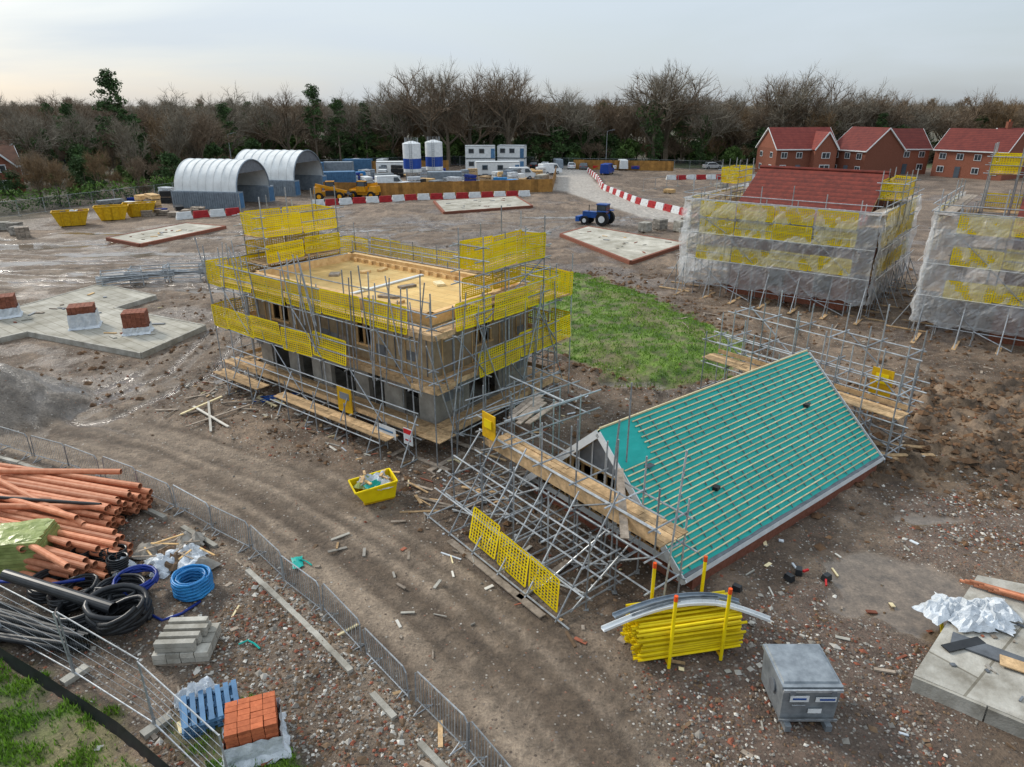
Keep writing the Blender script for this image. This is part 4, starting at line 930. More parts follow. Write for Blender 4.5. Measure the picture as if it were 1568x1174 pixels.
def car(x,y,rot,mt,van=False):
    m=MB();P=lambda a,b,z:(x+a*math.cos(rot)-b*math.sin(rot),y+a*math.sin(rot)+b*math.cos(rot),z)
    if van: prof=[(-2.5,.35),(-2.5,2.1),(-2.4,2.2),(1.2,2.2),(1.9,1.3),(2.5,1.1),(2.55,.35)]
    else: prof=[(-2.1,.3),(-2.15,.85),(-1.9,.98),(-1.3,1.42),(.35,1.45),(1.05,.98),(1.95,.82),(2.1,.6),(2.1,.3)]
    n=len(prof);w=.95 if van else .87
    vs=[P(a,-w*(.86 if z>1.2 else 1),z) for a,z in prof]+[P(a,w*(.86 if z>1.2 else 1),z) for a,z in prof]
    m.add(vs,[tuple(range(n)),tuple(range(n,2*n))[::-1]]+[(i,i+n,(i+1)%n+n,(i+1)%n) for i in range(n)],mt,.5)
    if van:
        for s in(-1,1): m.poly([P(.4,s*.97,1.3),P(1.6,s*.97,1.3),P(1.1,s*.9,1.95),P(.4,s*.9,1.95)],'glass_dark')
        m.poly([P(1.27,-.75,2.14),P(1.27,.75,2.14),P(1.9,.8,1.37),P(1.9,-.8,1.37)],'glass_dark')
    else:
        for s in(-1,1): m.poly([P(-1.7,s*.87,1.0),P(.95,s*.87,1.0),P(.3,s*.77,1.38),P(-1.25,s*.77,1.37)],'glass_dark')
        m.poly([P(.42,-.68,1.43),P(.42,.68,1.43),P(1.08,.76,1.0),P(1.08,-.76,1.0)],'glass_dark')
        m.poly([P(-1.37,-.66,1.41),P(-1.37,.66,1.41),P(-1.92,.76,1.0),P(-1.92,-.76,1.0)],'glass_dark')
    for a in(-1.35,1.35):
        for s in(-1,1): m.tube(P(a,s*(w-.12),.32),P(a,s*(w+.03),.32),.33,'rubber',14);m.tube(P(a,s*(w+.03),.32),P(a,s*(w+.05),.32),.2,'galv_steel',10)
    for s in(-.6,.6): m.box(P(2.08,s,.68),(.06,.3,.14),'white_paint',rot);m.box(P(-2.12,s,.8),(.06,.3,.14),'sign_red',rot)
    top('parked_van' if van else 'parked_car',('m',m))
cm=['white_paint','white_paint','grey_steel','lead_grey','silo_blue','black_plastic','white_paint','container_grey','sign_red']
for i in range(12): car(2+i*2.9+U(-.3,.3),168-i*.5+U(-1,1),1.5+U(-.2,.2),R.choice(cm),van=(i in(3,8)))
for i in range(6): car(-36+i*3.2,168+U(-1,1),1.4,R.choice(cm),van=i%2==0)
car(20,152,1.2,'silo_blue',True);car(46,166,.2,'white_paint');car(-21,124,.4,'white_paint',True);car(2,142,.2,'white_paint',True);car(8,152,.6,'white_paint',True)
def telehandler(x,y,rot,mt='machine_yellow',name='telehandler'):
    m=MB();P=lambda a,b,z:(x+a*math.cos(rot)-b*math.sin(rot),y+a*math.sin(rot)+b*math.cos(rot),z)
    m.box(P(0,0,1.0),(4.2,1.3,.7),mt,rot);m.box(P(-1.7,0,1.5),(1.2,1.9,.9),mt,rot,taper=.85)
    m.box(P(.1,.65,1.55),(1.5,.9,.8),mt,rot);m.box(P(.1,.65,2.25),(1.35,.85,.75),'glass_dark',rot,taper=.88);m.box(P(.1,.65,2.68),(1.3,.86,.1),mt,rot)
    for a in(-.6,.75):
        for s in(.22,1.06): m.beam(P(a,s,1.6),P(a*.9,s,2.65),.08,.08,'black_plastic')
    m.beam(P(-2.0,-.35,2.3),P(2.6,-.35,1.2),.35,.4,mt);m.beam(P(1.5,-.35,1.45),P(3.2,-.35,.8),.28,.3,'lead_grey')
    m.box(P(3.3,0,.6),(.12,1.2,.8),'black_plastic',rot)
    for s in(-.4,.4): m.beam(P(3.3,s,.25),P(4.5,s,.25),.12,.06,'black_plastic')
    m.box(P(.3,-.85,1.1),(1.6,.5,.7),'black_plastic',rot)
    for a in(-1.5,1.5):
        for s in(-1,1): m.tube(P(a,s*.75,.62),P(a,s*1.15,.62),.62,'rubber',16);m.tube(P(a,s*1.15,.62),P(a,s*1.18,.62),.32,mt,12)
    top(name,('m',m))
telehandler(-27.6,108,.15);telehandler(-22.6,109.5,2.9)
def tractor(m):
    x,y,rot=10.4,84.2,2.6;P=lambda a,b,z:(x+a*math.cos(rot)-b*math.sin(rot),y+a*math.sin(rot)+b*math.cos(rot),z)
    m.box(P(1.0,0,1.15),(2.0,.8,.7),'tractor_blue',rot);m.box(P(-.5,0,1.0),(1.3,1.2,.6),'tractor_blue',rot)
    m.box(P(-.5,0,1.85),(1.2,1.15,1.0),'glass_dark',rot,taper=.9);m.box(P(-.5,0,2.42),(1.3,1.25,.12),'tractor_blue',rot)
    for a in(-1.05,.05):
        for s in(-.55,.55): m.beam(P(a,s,1.2),P(a,s,2.4),.07,.07,'black_plastic')
    for s in(-1,1):
        m.tube(P(-.8,s*.65,.8),P(-.8,s*1.1,.8),.8,'rubber',18);m.tube(P(-.8,s*1.1,.8),P(-.8,s*1.13,.8),.4,'white_paint',12);m.box(P(-.8,s*.85,1.68),(1.3,.45,.08),'tractor_blue',rot)
        m.tube(P(1.5,s*.6,.5),P(1.5,s*.95,.5),.5,'rubber',16);m.tube(P(1.5,s*.95,.5),P(1.5,s*.98,.5),.25,'white_paint',12)
    m.tube(P(1.2,.3,1.4),P(1.2,.3,2.3),.05,'black_plastic');m.box(P(2.5,0,.6),(.5,1.6,.6),'tractor_blue',rot);m.beam(P(1.4,.6,.9),P(2.4,.6,.6),.1,.12,'tractor_blue');m.beam(P(1.4,-.6,.9),P(2.4,-.6,.6),.1,.12,'tractor_blue')
ex('tractor',tractor)
def stack(x,y):
    m=MB();rot=U(0,3);w,d=U(1.2,3.5),U(1,1.6);k=R.randint(1,3);z=0;mt=R.choice(['white_plastic_sheet','blue_plastic','grey_steel','container_grey','fresh_timber','white_paint','deepblue_plastic','black_plastic','concrete','scaffold_board'])
    for _ in range(k):
        for a in(-.4,0,.4): m.box((x+math.cos(rot)*a*w,y+math.sin(rot)*a*w,z+.06),(.12,d,.12),'weathered_board',rot)
        h=U(.3,.8)
        for j in range(3): m.box((x+U(-.03,.03),y+U(-.03,.03),z+.12+h*(j+.5)/3),(w*U(.9,1),d*U(.9,1),h/3-.01),mt,rot+U(-.02,.02))
        z+=.13+h
    top('material_stack',('m',m))
for i in range(85):
    x=U(-30,6);y=U(117,150)
    if math.hypot(x+17,y-136)<5: continue
    stack(x,y)
for i in range(10): stack(U(-56,-50),U(98,116))
for i in range(5): stack(U(-50,-44),U(92,97));
for i in range(8): stack(U(24,46),U(104,126))
for x,y in((-54,76.5),(-56,79),(-52.5,75),(15,79),(17,80.5),(19,79),(20.5,82),(-58,80)): 
    pack(x,y,0,1.3,1.1,U(.8,1.3),U(0,1),R.choice(['concrete','weathered_board','stone_grey']),None,'block_pack')
def rack(x,y,rot):
    m=MB();P=lambda a,b,z:(x+a*math.cos(rot)-b*math.sin(rot),y+a*math.sin(rot)+b*math.cos(rot),z)
    for a in(-1.4,1.4):
        for s in(-.6,.6): m.tube(P(a,s,0),P(a,s,1.3),.04,'galv_steel')
    for z in(.3,1.2):
        for s in(-.6,.6): m.tube(P(-1.4,s,z),P(1.4,s,z),.04,'galv_steel')
        for a in(-1.4,1.4): m.tube(P(a,-.6,z),P(a,.6,z),.04,'galv_steel')
    for k in range(14): m.tube(P(-1.8,U(-.5,.5),.4+U(0,.5)),P(1.8,U(-.5,.5),.4+U(0,.5)),.04,'galv_steel')
    top('scaffold_stillage',('m',m))
for x,y,r in((-29,54.8,.3),(-26.6,55.6,.1),(-30.5,53.4,.5),(-24.5,58,.3)): rack(x,y,r)
pal=MB()
for i in range(14):
    x,y=U(-47,-41),U(89,94);
    for k in range(R.randint(2,6)): pal.box((x,y,.1+k*.14),(1.2,1,.1),'weathered_board',U(0,.2))
top('pallet_stack',('m',pal))
# ---------------------------------------------------------------- foreground objects
pp=MB()
base1=Vector((-18.9,21.9,0));dir1=Vector((6.3,-1.75,0)).normalized();sd=Vector((-dir1.y,dir1.x,0))
for lay in range(5):
    for j in range(11-lay):
        a=base1+sd*((j-5)*.235+lay*.11-.2)+dir1*U(-.3,.3);a.z=.14+lay*.19;sk=U(-.02,.02);b=a+dir1*6.2+sd*sk*6;b.z=a.z+U(-.02,.03)
        pp.pipe(a,b,.105,'clay_pipe',12)
base2=Vector((-17.8,18.8,0));
for lay in range(4):
    for j in range(10-lay):
        an=U(-.05,.05)-.05;dd=Matrix.Rotation(an,3,'Z')@dir1;a=base2+sd*((j-3)*.24+lay*.12)+dir1*U(-.4,.5);a.z=.14+lay*.19;b=a+dd*5.7;b.z=a.z+U(-.03,.05)
        pp.pipe(a,b,.105,'clay_pipe',12)
for k in range(9):
    an=U(-.35,.35);dd=Matrix.Rotation(an,3,'Z')@dir1;a=Vector((-18.3+U(-.8,.8),20.3+U(-1.2,1.2),1.0+U(0,.15)));b=a+dd*U(4,6);b.z=U(.75,1.0);pp.pipe(a,b,.1,'clay_pipe',12)
pp.pipe((-18.2,19.9,1.12),(-13.4,19.5,1.0),.06,'black_plastic',10)
top('clay_pipe_stack',('m',pp,False))
def olive(m):
    x,y,ro=-14.9,17.7,.15
    P=lambda a,b,z:(x+a*math.cos(ro)-b*math.sin(ro),y+a*math.sin(ro)+b*math.cos(ro),z)
    m.box(P(0,0,.08),(1.8,1.4,.14),'weathered_board',ro)
    for k in range(9): m.box(P(U(-.03,.03),U(-.03,.03),.2+k*.11),(1.8-k*.02,1.4-k*.015,.1),'olive_wrap',ro+U(-.02,.02),taper=.985)
    m.rag(P(-.1,0,1.13),1.7,1.35,.12,'olive_wrap',8)
ex('wrapped_insulation_pack',olive)
def coil(name,x,y,r,rt,turns,mt,z=0,h=None,tilt=0):
    m=MB();pts=[];N_=24
    for i in range(int(turns*N_)):
        t=2*math.pi*i/N_;k=i/(turns*N_);rr=r+U(-.012,.012)+(math.sin(i*.7)*.02)
        zz=z+rt+(h or turns*rt*1.8)*k
        pts.append((x+rr*math.cos(t),y+rr*math.sin(t),zz+tilt*rr*math.cos(t)+abs(tilt)*r))
    m.path(pts,rt,mt,8);top(name,('coil',m,True))
coil('black_pipe_coil',-11.0,15.9,.62,.045,10,'black_plastic',h=.5);coil('black_pipe_coil',-12.3,15.9,.6,.045,8,'black_plastic',tilt=.15,h=.4)
coil('black_pipe_coil',-10.6,15.1,.7,.08,5,'black_plastic',tilt=-.2,h=.5);coil('black_pipe_coil',-10.3,14.7,.55,.07,4,'black_plastic',tilt=.35,z=.15,h=.35);coil('black_pipe_coil',-13.2,16.4,.6,.05,7,'black_plastic',h=.4);coil('black_pipe_coil',-11.6,15.2,.65,.06,6,'black_plastic',h=.45,tilt=.1)
coil('blue_pipe_coil',-10.75,16.3,.55,.035,6,'deepblue_plastic',z=.35,h=.2)
coil('blue_pipe_coil',-9.2,16.4,.5,.035,16,'blue_plastic',h=.55);coil('blue_pipe_coil',-9.2,16.4,.38,.035,14,'blue_plastic',h=.5)
bp_=MB();bp_.path([(-9.9,15.3,.08),(-9.5,15.1,.06),(-9.1,15.4,.05),(-8.8,15.9,.05)],.04,'deepblue_plastic',8);bp_.path([(-15.5,16.3,.4),(-14,16.2,.5),(-12.9,15.8,.7),(-12.2,16.3,.5)],.05,'deepblue_plastic',8);top('blue_pipe',('m',bp_,True))
bk=MB()
for k in range(14):
    o=k*.11;bk.pipe((-15.6+U(-.2,.2),15.9-o*.9+.1,.12+U(0,.45)),(-11.1+U(-.5,.4),14.5-o*.55,.12+U(0,.35)),U(.05,.08),'black_plastic',10)
bk.pipe((-14.2,16.05,.85),(-10.5,14.75,.75),.16,'black_plastic',16,.1)
top('black_pipe_stack',('m',bk,False))
cp=MB()
for x,y,a in((-13.05,17.5,0),(-12.5,17.75,.2),(-12.0,17.6,.5),(-11.75,17.2,.8)):
    cp.pipe((x,y,.02),(x+.02,y+.05,.6),.27,'black_plastic',20,.1)
    for z in np.arange(.08,.6,.07): cp.path([(x+.285*math.cos(t),y+.285*math.sin(t),z) for t in np.linspace(0,2*math.pi,20,endpoint=False)],.018,'black_plastic',5,closed=True)
top('twinwall_pipe_offcuts',('m',cp))
rb=MB()
for k in range(16): rb.rag((-10.6+R.gauss(0,.55),17.9+R.gauss(0,.4),U(0,.12)),U(.5,1.2),U(.4,.9),U(.15,.4),R.choice(['white_plastic_sheet','white_plastic_sheet','white_plastic_sheet','stone_brown','stone_grey']),7)
for k in range(16):
    a=Vector((-10.6+U(-.8,.8),18+U(-.6,.6),U(.15,.45)));rb.beam(a,a+Vector((U(-.9,.9),U(-.9,.9),U(-.2,.2))),.05,.03,R.choice(['fresh_timber','weathered_board']))
top('rubbish_pile',('m',rb))
def kerbs(m):
    for i in range(4):
        for j in range(2): m.beam((-8.85,13.55+i*.27,.52+j*.14),(-7.85+U(-.08,.08),13.6+i*.27,.52+j*.14),.16,.13,'concrete')
ex('kerb_stones',kerbs)
bpz=MB()
def pallet(m,x,y,z,ro,mt,sz=(1.2,1.)):
    P=lambda a,b,zz:(x+a*math.cos(ro)-b*math.sin(ro),y+a*math.sin(ro)+b*math.cos(ro),z+zz)
    for b in(-.42,0,.42): 
        m.beam(P(-.6,b,.02),P(.6,b,.02),.1,.022,mt)
        for a in(-.5,0,.5): m.box(P(a,b,.07),(.14,.1,.08),mt,ro)
    for a in np.linspace(-.54,.54,7): m.beam(P(a,-.5,.125),P(a,.5,.125),.11,.022,mt)
for k in range(3): pallet(bpz,-6.9+U(-.05,.05),11.95,k*.145,.5+U(-.05,.05),'container_blue')
top('pallet_stack',('m',bpz))
bg=MB()
for k in range(6): bg.rag((-7.4+U(-.2,.2),12.5+U(-.15,.15),U(0,.1)),U(.5,.8),U(.4,.6),U(.2,.45),'white_plastic_sheet',7)
top('rubble_sack',('m',bg))
yb=MB();bd=Vector((1,.2,0)).normalized();bs=Vector((-bd.y,bd.x,0))
for lay in range(12):
    for j in range(13):
        a=Vector((3.05,13.95,.22))+bs*((j-6)*.083+(lay%2)*.04)+Vector((0,0,lay*.078));L=2.75;a+=bd*U(-.14,.1)
        if lay>9 and R.random()<.35: continue
        b=a+bd*L+bs*U(-.05,.05)+Vector((0,0,U(-.02,.03)));yb.pipe(a,b,.037,'yellow_plastic',7,.25,'yellow_paint')
yb2=MB()
for a,s in((.75,-.66),(2.15,-.66),(.75,.66),(2.15,.66)):
    p=Vector((3.05,13.95,0))+bd*a+bs*s;yb2.tube(p,p+Vector((0,0,2.05)),.045,'yellow_plastic',10);yb2.tube(p+Vector((0,0,2.05)),p+Vector((0,0,2.2)),.05,'orange_plastic',10)
    if s<0: yb2.tube(p+Vector((0,0,.1)),p+bs*1.32+Vector((0,0,.1)),.04,'yellow_paint',8)
top('yellow_duct_bundle',('ducts',yb),('posts',yb2))
gu=MB()
def gutter(m,pts,w,mt):
    P=[Vector(p) for p in pts]
    for a,b in zip(P[:-1],P[1:]): 
        d=(b-a).normalized();s=Vector((-d.y,d.x,0)).normalized()
        m.beam(a,b,w,.015,mt,.5);m.beam(a+s*w/2+Vector((0,0,.035)),b+s*w/2+Vector((0,0,.035)),.012,.07,mt,.5);m.beam(a-s*w/2+Vector((0,0,.035)),b-s*w/2+Vector((0,0,.035)),.012,.07,mt,.5)
pts=[(2.2+4.3*t,13.4+.75*math.sin(t*2.6)+.2*t,1.22+.1*math.sin(t*3.14)-.75*max(0,t-.72)) for t in np.linspace(0,1,14)]
gutter(gu,pts,.14,'white_paint');gutter(gu,[(x,y+.28,z+.0) for x,y,z in pts[1:12]],.14,'container_grey');gutter(gu,[(x+.1,y+.14,z+.03) for x,y,z in pts[2:10]],.1,'grey_steel');top('gutter_lengths',('m',gu))
def sb(m):
    x0,x1,y0,y1=5.97,7.28,11.65,12.97
    m.box(((x0+x1)/2,(y0+y1)/2,.62),(x1-x0-.1,y1-y0-.1,.9),'grey_steel',0,.4,taper=1.05)
    m.box(((x0+x1)/2,(y0+y1)/2+.02,1.13),(x1-x0+.03,y1-y0,.09),'grey_steel',0,.9)
    m.box(((x0+x1)/2,(y0+y1)/2+.05,1.195),(x1-x0-.06,y1-y0-.14,.04),'grey_steel',0,.8,taper=.96)
    m.beam((x0,y0-.02,1.1),(x1,y0-.02,1.1),.04,.07,'galv_steel');m.beam((x0,y0-.02,.25),(x1,y0-.02,.25),.03,.05,'galv_steel')
    for x in(x0+.2,x1-.2):
        m.box((x,y0+.02,.1),(.14,.3,.16),'grey_steel');m.box((x,y1-.2,.1),(.14,.3,.16),'grey_steel');m.box((x,y0-.03,1.05),(.12,.03,.1),'lead_grey')
    m.box((6.36,y0-.005,.86),(.42,.012,.17),'white_paint');m.box((6.36,y0-.013,.86),(.3,.01,.05),'tractor_blue');m.box((6.95,y0-.005,.84),(.46,.012,.13),'white_paint');m.box((6.98,y0-.013,.84),(.34,.01,.05),'tractor_blue');m.box((6.75,y0-.0,.5),(.3,.012,.12),'white_paint')
    m.tube((x0+.02,12.2,.72),(x0-.015,12.2,.72),.16,'lead_grey',16)
    m.tube((6.2,y0-.03,.7),(6.5,y0-.03,.7),.015,'galv_steel')
ex('site_tool_box',sb)
sr=MB()
for k in range(9):
    a=Vector((13.0+k*.09,16.0-k*.07,.5+ (k%3)*.05));sr.pipe(a+Vector((-.25,.25,0)),a+Vector((1.7,-.9,0)),.045,'clay_pipe',8)
top('clay_pipe_stack',('m',sr))
sr=MB()
for k in range(14): sr.rag((12.3+R.gauss(0,.3),14.7+R.gauss(0,.25),.42+U(0,.12)),U(.6,1.1),U(.5,.9),U(.15,.4),R.choice(['white_plastic_sheet']*4+['stone_brick']),8)
top('plastic_sheeting_pile',('m',sr))
sr=MB();sr.beam((11.2,14.0,.46),(12.8,12.8,.46),.5,.04,'lead_grey');sr.beam((10.8,13.6,.47),(11.9,13.9,.47),.25,.03,'black_plastic');sr.beam((11.9,13.2,.5),(13.3,12.3,.5),.4,.03,'scaffold_board')
for k in range(24):
    x,y=U(10.6,14.5),U(11.5,15);
    if polysd(np.array([[x]]),np.array([[y]]),SLABS[4])[0,0]<-.4: a=U(0,6);l=U(.08,.5);sr.beam((x,y,.44),(x+math.cos(a)*l*.6,y+math.sin(a)*l*.6,.445),U(.03,.12),.03,R.choice(['weathered_board','stone_grey','stone_brick','fresh_timber','lead_grey']))
top('offcut_boards',('m',sr))
sr=MB();sr.beam((11.6,15.0,.1),(11.2,14.2,.1),.07,.09,'yellow_plastic');top('spirit_level',('m',sr))
sr=MB()
for a,b in zip(np.linspace(0,.75,4),np.linspace(.25,1,4)): sr.beam((9.65+4.75*a,12.86-3.76*a,.15),(9.65+4.75*(b-.006),12.86-3.76*(b-.006),.15+U(-.02,.02)),.3,.5,'concrete')
top('concrete_edge_beam',('m',sr))
db=MB()
mats_=['weathered_board','weathered_board','scaffold_board','batten','concrete','stone_brick','stone_grey','white_plastic_sheet','stone_white','stone_brown','stone_brown']
def dbit(x,y,l=None,mt=None):
    if abs(polysd(np.array([[x]]),np.array([[y]]),SLABS[0])[0,0])<.3: return
    z=gz(x,y);l=l or U(.06,.4)*(2 if R.random()<.15 else 1);a=U(0,6.28);db.beam((x,y,z+.02),(x+math.cos(a)*l,y+math.sin(a)*l,z+.03+U(0,.04)),U(.03,.12),U(.015,.05),mt or R.choice(mats_))
for k in range(110): t=U(-1,Ls+1);s=U(-1.8,-.2);dbit(F[0]+A[0]*t+Bb[0]*s,F[1]+A[1]*t+Bb[1]*s)
for k in range(60): s=U(-1.8,0);t=U(-1,Lt+1);dbit(F[0]+A[0]*s+Bb[0]*t,F[1]+A[1]*s+Bb[1]*t)
for k in range(36): p=rp(U(-4.5,1),U(-6,-3.6),0);dbit(p[0],p[1],U(.3,1.5),R.choice(['weathered_board','scaffold_board']))
for k in range(30): p=rp(U(-4.5,-.3),U(-4,4),0);dbit(p[0],p[1])
for k in range(60): dbit(U(-10,-1),U(9,19))
for k in range(60): dbit(U(4,13),U(11,20))
for k in range(100): dbit(U(-45,40),U(35,100))
for k in range(16): dbit(U(-16,-12),U(29,33),U(.3,1.6),'weathered_board')
for k in range(40): dbit(U(10,30),U(34,48),U(.3,1.2),'weathered_board')
for x0,y0,x1,y1 in((-14.8,29.5,-12.3,27.2),(-14.2,27.3,-12.2,29.6),(-15,28.6,-13.9,30.6),(-12.9,26.8,-14.3,30),(-13.6,29.9,-11.9,30.1),(-12.2,30.6,-10.9,29.4),(-11.6,30.6,-10.6,29.6)): db.beam((x0,y0,.12),(x1,y1,.16),.1,.05,R.choice(['weathered_board','stone_white','batten']))
for x,y in((8.6,17.2),(9.3,16.9),(6.5,16.4),(8.2,16.9)): db.box((x,y,.12),(.28,.2,.18),'black_plastic',U(0,3),taper=.8)
db.box((8.75,17.1,.2),(.2,.06,.06),'sign_red',.4);db.box((9.15,16.6,.15),(.3,.05,.05),'sign_red',1.2)
for x,y,l in((-6.7,17.7,.35),(-7.1,14.2,.4)):
    db.path([(x,y,.06),(x+.2,y+.12,.08),(x+.4,y+.02,.07),(x+.6,y-.15,.06)],.025,'teal_membrane',5)
db.rag((-6.6,17.75,.02),.6,.35,.08,'teal_membrane',5)
for k in range(6): db.beam((-11.9+U(-.3,.3),30.3+U(-.4,.4),.15),(-10.5+U(-.3,.3),30.7+U(-.3,.3),.18),.06,.04,'tractor_blue')
top('loose_debris',('m',db))
# ---------------------------------------------------------------- trees
def branch(mb,p,d,L,r,lvl,mx,rnd_,tw,spread,up):
    segs=3;pts=[p];dd=d.copy()
    for i in range(segs):
        dd=(dd+Vector((rnd_.uniform(-1,1),rnd_.uniform(-1,1),rnd_.uniform(-.6,.8)))*.17+Vector((0,0,up*.08))).normalized()
        q=pts[-1]+dd*(L/segs);k0=1-.35*i/segs;k1=1-.35*(i+1)/segs
        mb.tube(pts[-1],q,r*k0,'bark' if lvl<2 else tw,5 if lvl<2 else 3,r2=r*k1,cap=False,rv=rnd_.random());pts.append(q)
    if lvl==mx:
        for i in range(12):
            b=pts[rnd_.randint(1,3)];v=(dd+Vector((rnd_.uniform(-1,1),rnd_.uniform(-1,1),rnd_.uniform(-.7,1)))*.95).normalized()*rnd_.uniform(.6,1.5)*L*.75
            s=Vector((rnd_.uniform(-1,1),rnd_.uniform(-1,1),rnd_.uniform(-1,1))).normalized()*.04
            mb.add([b-s,b+s,b+v],[(0,1,2)],tw,rnd_.random())
            b2=b+v*.45;v2=(v.normalized()+Vector((rnd_.uniform(-1,1),rnd_.uniform(-1,1),rnd_.uniform(-1,1)))*.7)*L*.35;mb.add([b2-s*.8,b2+s*.8,b2+v2],[(0,1,2)],tw,rnd_.random())
        return
    n_={0:8,1:5,2:4}.get(lvl,4)
    for i in range(n_):
        t=rnd_.uniform(.45,1) if lvl else rnd_.uniform(.4,1);k=min(int(t*segs),segs-1);b=pts[k].lerp(pts[k+1],t*segs-k)
        az=2*math.pi*(i+rnd_.uniform(-.3,.3))/n_;pr=dd.cross(Vector((.3,.2,1)) if abs(dd.z)<.9 else Vector((1,0,0))).normalized()
        side_=Matrix.Rotation(az,3,dd)@pr;a=rnd_.uniform(.45,1)*spread;nd_=(dd*math.cos(a)+side_*math.sin(a)).normalized();nd_.z=max(nd_.z,-.15)
        branch(mb,b,nd_,L*rnd_.uniform(.52,.74)*(1.0 if lvl else .95),r*.5,lvl+1,mx,rnd_,tw,spread,up)
def clump(m,c_,r,n_,r_,mt,sz=.22,flat=.7):
    sh=r_.random()
    for i in range(n_):
        v=Vector((r_.gauss(0,1),r_.gauss(0,1),r_.gauss(0,1))).normalized()*r*r_.uniform(.5,1);v.z*=flat;p=c_+v
        a=Vector((r_.uniform(-1,1),r_.uniform(-1,1),r_.uniform(-1,1)))*sz*1.3;b=Vector((r_.uniform(-1,1),r_.uniform(-1,1),r_.uniform(-1,1)))*sz*1.3
        m.add([p-a,p+a,p+b],[(0,1,2)],mt,min(1,max(0,sh*.6+r_.random()*.4)))
def bare(seed,h,tw,spread=1.0,up=1,tr=.35,mx=3,ivy=False):
    m=MB();r_=random.Random(seed)
    branch(m,Vector((0,0,-.3)),Vector((0,0,1)),h*.5,tr,0,mx,r_,tw,spread,up)
    if ivy:
        for k in range(46):
            z=h*.5*k/46*1.25+.5;q=.8+.04*k;clump(m,Vector((r_.uniform(-q,q),r_.uniform(-q,q),z)),1.2,42,r_,'foliage_dark')
    zm=max(v[2] for v in m.v);k=h/zm;m.v=[(a*k,b*k,z*k) for a,b,z in m.v];return m
def pine(seed,h):
    m=MB();r_=random.Random(seed);m.tube((0,0,-.3),(r_.uniform(-.4,.4),0,h*.97),.28,'bark',7,r2=.05)
    for k in range(62):
        t=r_.uniform(.25,1)**.8;z=h*t;rr=(1-t)*h*.28+.6;az=r_.uniform(0,6.28);q=Vector((math.cos(az)*rr*r_.uniform(.4,1.1),math.sin(az)*rr*r_.uniform(.4,1.1),z))
        m.tube((0,0,z-.6),q,.05,'bark',3,cap=False);clump(m,q,r_.uniform(.6,1.4),55,r_,'foliage_dark',.2,.55)
    return m
def bush(seed,h,w,mt):
    m=MB();r_=random.Random(seed);m.tube((0,0,-.2),(0,0,h*.6),.15,'bark',5,r2=.05)
    for k in range(46):
        a=r_.uniform(0,6.28);z=r_.uniform(.08,1);rr=w*math.sqrt(max(.05,1-(z*1.5-.5)**2 if z>.33 else 1))*r_.uniform(.3,1)*.8;clump(m,Vector((math.cos(a)*rr,math.sin(a)*rr,z*h*.92)),w*.27,60,r_,mt,.2,.8)
    return m
def shrub(seed,h,tw):
    m=MB();r_=random.Random(seed)
    for k in range(4):
        a=r_.uniform(0,6.28);branch(m,Vector((math.cos(a)*.5,math.sin(a)*.5,-.2)),Vector((math.cos(a)*.35,math.sin(a)*.35,1)).normalized(),h*.5,.09,1,3,r_,tw,.8,1)
    zm=max(v[2] for v in m.v);k=h/zm;m.v=[(x*k,y*k,z*k) for x,y,z in m.v];return m
TM={}
for i in range(4): TM['oak%d'%i]=mkmesh('oak_tree',bare(100+i,20,'twig_brown' if i%2 else 'twig_grey',1.0,1.0,.5))
TM['oak_ivy']=mkmesh('ivy_oak',bare(120,20,'twig_grey',.95,1,.5,ivy=True))
for i in range(3): TM['slim%d'%i]=mkmesh('slim_tree',bare(200+i,14,['twig_red','twig_brown','twig_grey'][i],.62,1.5,.2))
for i in range(2): TM['pine%d'%i]=mkmesh('pine_tree',pine(300+i,17))
TM['bush0']=mkmesh('evergreen_bush',bush(400,6,3,'foliage_dark'));TM['bush1']=mkmesh('evergreen_bush',bush(401,5,3,'foliage_mid'))
for i in range(2): TM['shrub%d'%i]=mkmesh('shrub',shrub(500+i,7,['twig_red','twig_brown'][i]))
def inst(kind,x,y,h,base,parent=None,name=None,wx=1.,z=0):
    o=bpy.data.objects.new(name or kind,TM[kind]);k=h/base;o.scale=(k*wx*U(.9,1.1),k*wx*U(.9,1.1),k);o.rotation_euler=(0,0,U(0,6.28))
    if parent: o.parent=parent;o.location=Vector((x,y,z))-parent.location
    else: o.location=(x,y,z)
    COL.objects.link(o)
for k,(x,y,h) in enumerate([(-25.5,176,22.5),(-20,174,24),(-15,172,25),(-9.5,175,23.5),(-5.5,178,23.5),(-0.5,174,24),(12,180,21),(62,190,22.5),(70,186,24.5),(76,190,23.5),(88,185,21),(-52,172,19),(-66,168,19),(38,180,24),(101,190,18),(135,178,18),(-84,180,19),(24,184,18),(55,186,20),(112,184,19),(-38,178,18),(94,188,19)]):
    inst(['oak0','oak1','oak2','oak3'][k%4],x,y,h,20,name='oak_tree',wx=1.05)
for x,y,h in((34,176,24),(-29,178,19),(46,178,19),(17,182,17),(-58,176,17),(80,184,17),(3,182,18)): inst('oak_ivy',x,y,h,20,name='ivy_covered_oak_tree')
for x,y,h in((-74,138,19.5),(-46,172,18),(-68,133,12),(-90,150,14),(-62,160,14),(-41,174,15),(-35,176,14),(-100,160,14)): inst('pine%d'%R.randint(0,1),x,y,h,17,name='pine_tree')
wood=bpy.data.objects.new('distant_woodland',None);wood.location=(0,250,0);COL.objects.link(wood)
kinds=['oak0','oak1','oak2','oak3','slim0','slim1','slim2','slim0','slim1','oak1']
